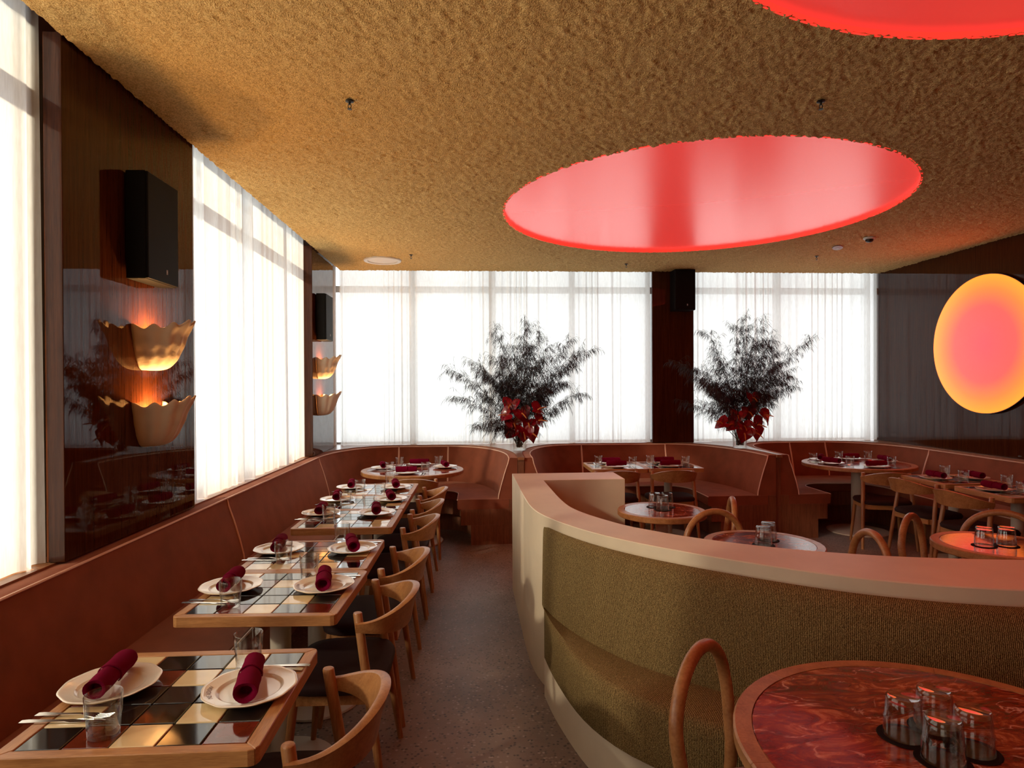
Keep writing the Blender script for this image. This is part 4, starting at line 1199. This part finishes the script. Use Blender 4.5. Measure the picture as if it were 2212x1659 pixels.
def anthurium_mesh():
    nu, nv = 10, 18; vs = []
    for i in range(nv + 1):
        a = 2 * PI * i / nv
        # heart outline, tip at +y
        hx = 0.062 * math.sin(a) ** 3 * 1.05
        hy = -(0.055 * math.cos(a) - 0.022 * math.cos(2 * a) - 0.009 * math.cos(3 * a))
        for j in range(nu + 1):
            s = j / nu; x = hx * s; y = hy * s
            vs.append((x, y, 0.35 * x * x / 0.06 + 0.010 * (1 - s) * 0 - 0.9 * y * y / 0.12 * (1 if y > 0 else 0.3) + 0.004 * math.sin(6 * a) * s))
    fs = [(i * (nu + 1) + j, (i + 1) * (nu + 1) + j, (i + 1) * (nu + 1) + j + 1, i * (nu + 1) + j + 1) for i in range(nv) for j in range(nu)]
    sp = MB().add(vs, fs).mesh('spathe', SPATHE, smooth=180)
    sx = MB().tube([(0, 0.0, 0.0), (0, 0.010, 0.018), (0, 0.030, 0.034), (0, 0.048, 0.044)], [0.0052, 0.0050, 0.0042, 0.0020], 8).mesh('spadix', SPADIX, smooth=60)
    return sp, sx
SPA, SPX = anthurium_mesh()
def extremes(pts):
    k = range(len(pts)); d = {}
    d[max(k, key=lambda i: pts[i][2])] = 'topmost'
    for w_, f_ in (('leftmost', lambda i: pts[i][0]), ('rightmost', lambda i: -pts[i][0]), ('lowest', lambda i: pts[i][2])):
        d.setdefault(min(k, key=f_), w_)
    return d
def arrangement(side_, base, tips, flowers, seed):
    te = extremes(tips); fe = extremes(flowers)
    rnd = random.Random(seed)
    bx, by, bz = base
    v = thing('glass_vase', 'flared clear glass vase on the %s booth partition' % side_, 'vase', base, 0, 'glass vases')
    MB().lathe([(0, 0), (0.072, 0), (0.075, 0.004), (0.080, 0.12), (0.102, 0.285), (0.098, 0.287), (0.075, 0.12), (0.069, 0.016), (0, 0.014)], 36).obj('vase_wall', GLASS, v, smooth=40)
    for k, (x, y, z) in enumerate(tips):
        branch(rnd, (bx + rnd.uniform(-0.035, 0.035), by + rnd.uniform(-0.03, 0.03), bz + 0.03), (x, y, z), ('%s dark wispy foliage branch of the %s flower arrangement' % (te[k], side_)) if k in te else 'dark wispy foliage branch inside the %s flower arrangement' % side_, 'dark foliage branches in the %s vase' % side_)
    for k, (x, y, z, size, yaw_, tilt, rl) in enumerate(flowers):
        f = thing('anthurium', ('%s dark red anthurium bloom in the %s vase' % (fe[k], side_)) if k in fe else 'dark red anthurium bloom inside the cluster of the %s vase' % side_, 'flower', (x, y, z), 0, 'red anthuriums in the %s vase' % side_)
        M3 = Matrix.Rotation(yaw_, 3, 'Z') @ Matrix.Rotation(tilt, 3, 'X') @ Matrix.Rotation(rl, 3, 'Z')
        for nm, me in (('spathe', SPA), ('spadix', SPX)):
            o = put(nm, me, f); o.rotation_euler = M3.to_euler(); o.scale = (size,) * 3
        b0 = Vector((bx - x + rnd.uniform(-0.02, 0.02), by - y, bz + 0.04 - z))
        MB().tube([(0, 0, 0), tuple(b0 * 0.35 + Vector((0, 0, 0.0))), tuple(b0 * 0.7), tuple(b0)], 0.0035, 6).obj('stem', STEMG, f, smooth=60)
def mk_tips(l, yb, seed):
    r_ = random.Random(seed)
    cx = sum(x for x, z in l) / len(l)
    l = l + [(cx + (x - cx) * r_.uniform(0.6, 0.97) + r_.uniform(-0.08, 0.08), 1.35 + (z - 1.35) * r_.uniform(0.6, 1.0)) for x, z in l[::2]]
    return [(x, yb + r_.uniform(-0.42, 0.38), z) for x, z in l]
V1 = (0.475, 7.10, LZ + 0.001); V2 = (3.02, 7.10, LZ + 0.001)
tips1 = [(-0.31, 1.80), (-0.24, 1.50), (-0.02, 1.20), (-0.05, 1.90), (0.20, 2.24), (0.41, 2.00), (0.52, 2.28), (0.72, 2.25), (0.82, 2.06), (0.98, 2.09), (1.25, 2.00), (1.20, 1.52), (1.05, 1.84), (0.92, 1.30), (0.15, 1.72), (0.05, 1.52), (0.36, 1.72), (0.62, 1.80), (0.78, 1.62), (1.0, 1.60), (0.20, 1.95), (0.60, 2.05)]
tips2 = [(2.36, 1.90), (2.40, 1.40), (2.52, 1.62), (2.72, 2.24), (2.83, 1.93), (3.03, 2.28), (3.21, 2.42), (3.34, 2.34), (3.48, 2.15), (3.76, 2.10), (3.73, 1.66), (3.53, 1.48), (3.26, 1.80), (3.02, 1.80), (2.80, 1.58), (2.98, 1.55), (3.45, 1.85), (2.62, 1.38), (3.60, 1.95), (3.15, 2.10), (2.60, 1.80)]
def fl_list(c, pts, seed):
    r_ = random.Random(seed); out = []
    for x, z, yw, tl, rl in pts:
        out.append((c[0] + x, c[1] - r_.uniform(0.10, 0.19), c[2] + z, r_.uniform(1.45, 1.75), R(yw), R(tl), R(rl)))
    return out
F1 = fl_list(V1, [(-0.10, 0.52, -15, 70, 170), (0.02, 0.42, 10, 75, 200), (-0.16, 0.40, -30, 60, 120), (-0.07, 0.31, 0, 70, 190), (0.09, 0.31, 20, 75, 160), (0.19, 0.46, 30, 45, 250), (0.20, 0.34, 40, 60, 230), (-0.11, 0.22, -20, 80, 140), (0.04, 0.21, 5, 85, 180), (0.12, 0.20, 25, 70, 200)], 3)
F2 = fl_list(V2, [(0.10, 0.58, 10, 70, 180), (-0.08, 0.38, -10, 65, 170), (0.06, 0.42, 5, 80, 190), (0.20, 0.38, 30, 50, 200), (-0.27, 0.29, -35, 45, 110), (-0.14, 0.28, -25, 60, 130), (0.00, 0.26, 0, 75, 180), (0.15, 0.27, 20, 65, 220), (-0.02, 0.18, -5, 85, 170), (0.12, 0.18, 20, 80, 200)], 4)
arrangement('left', V1, mk_tips(tips1, 7.05, 1), F1, 21)
arrangement('right', V2, mk_tips(tips2, 7.05, 2), F2, 22)
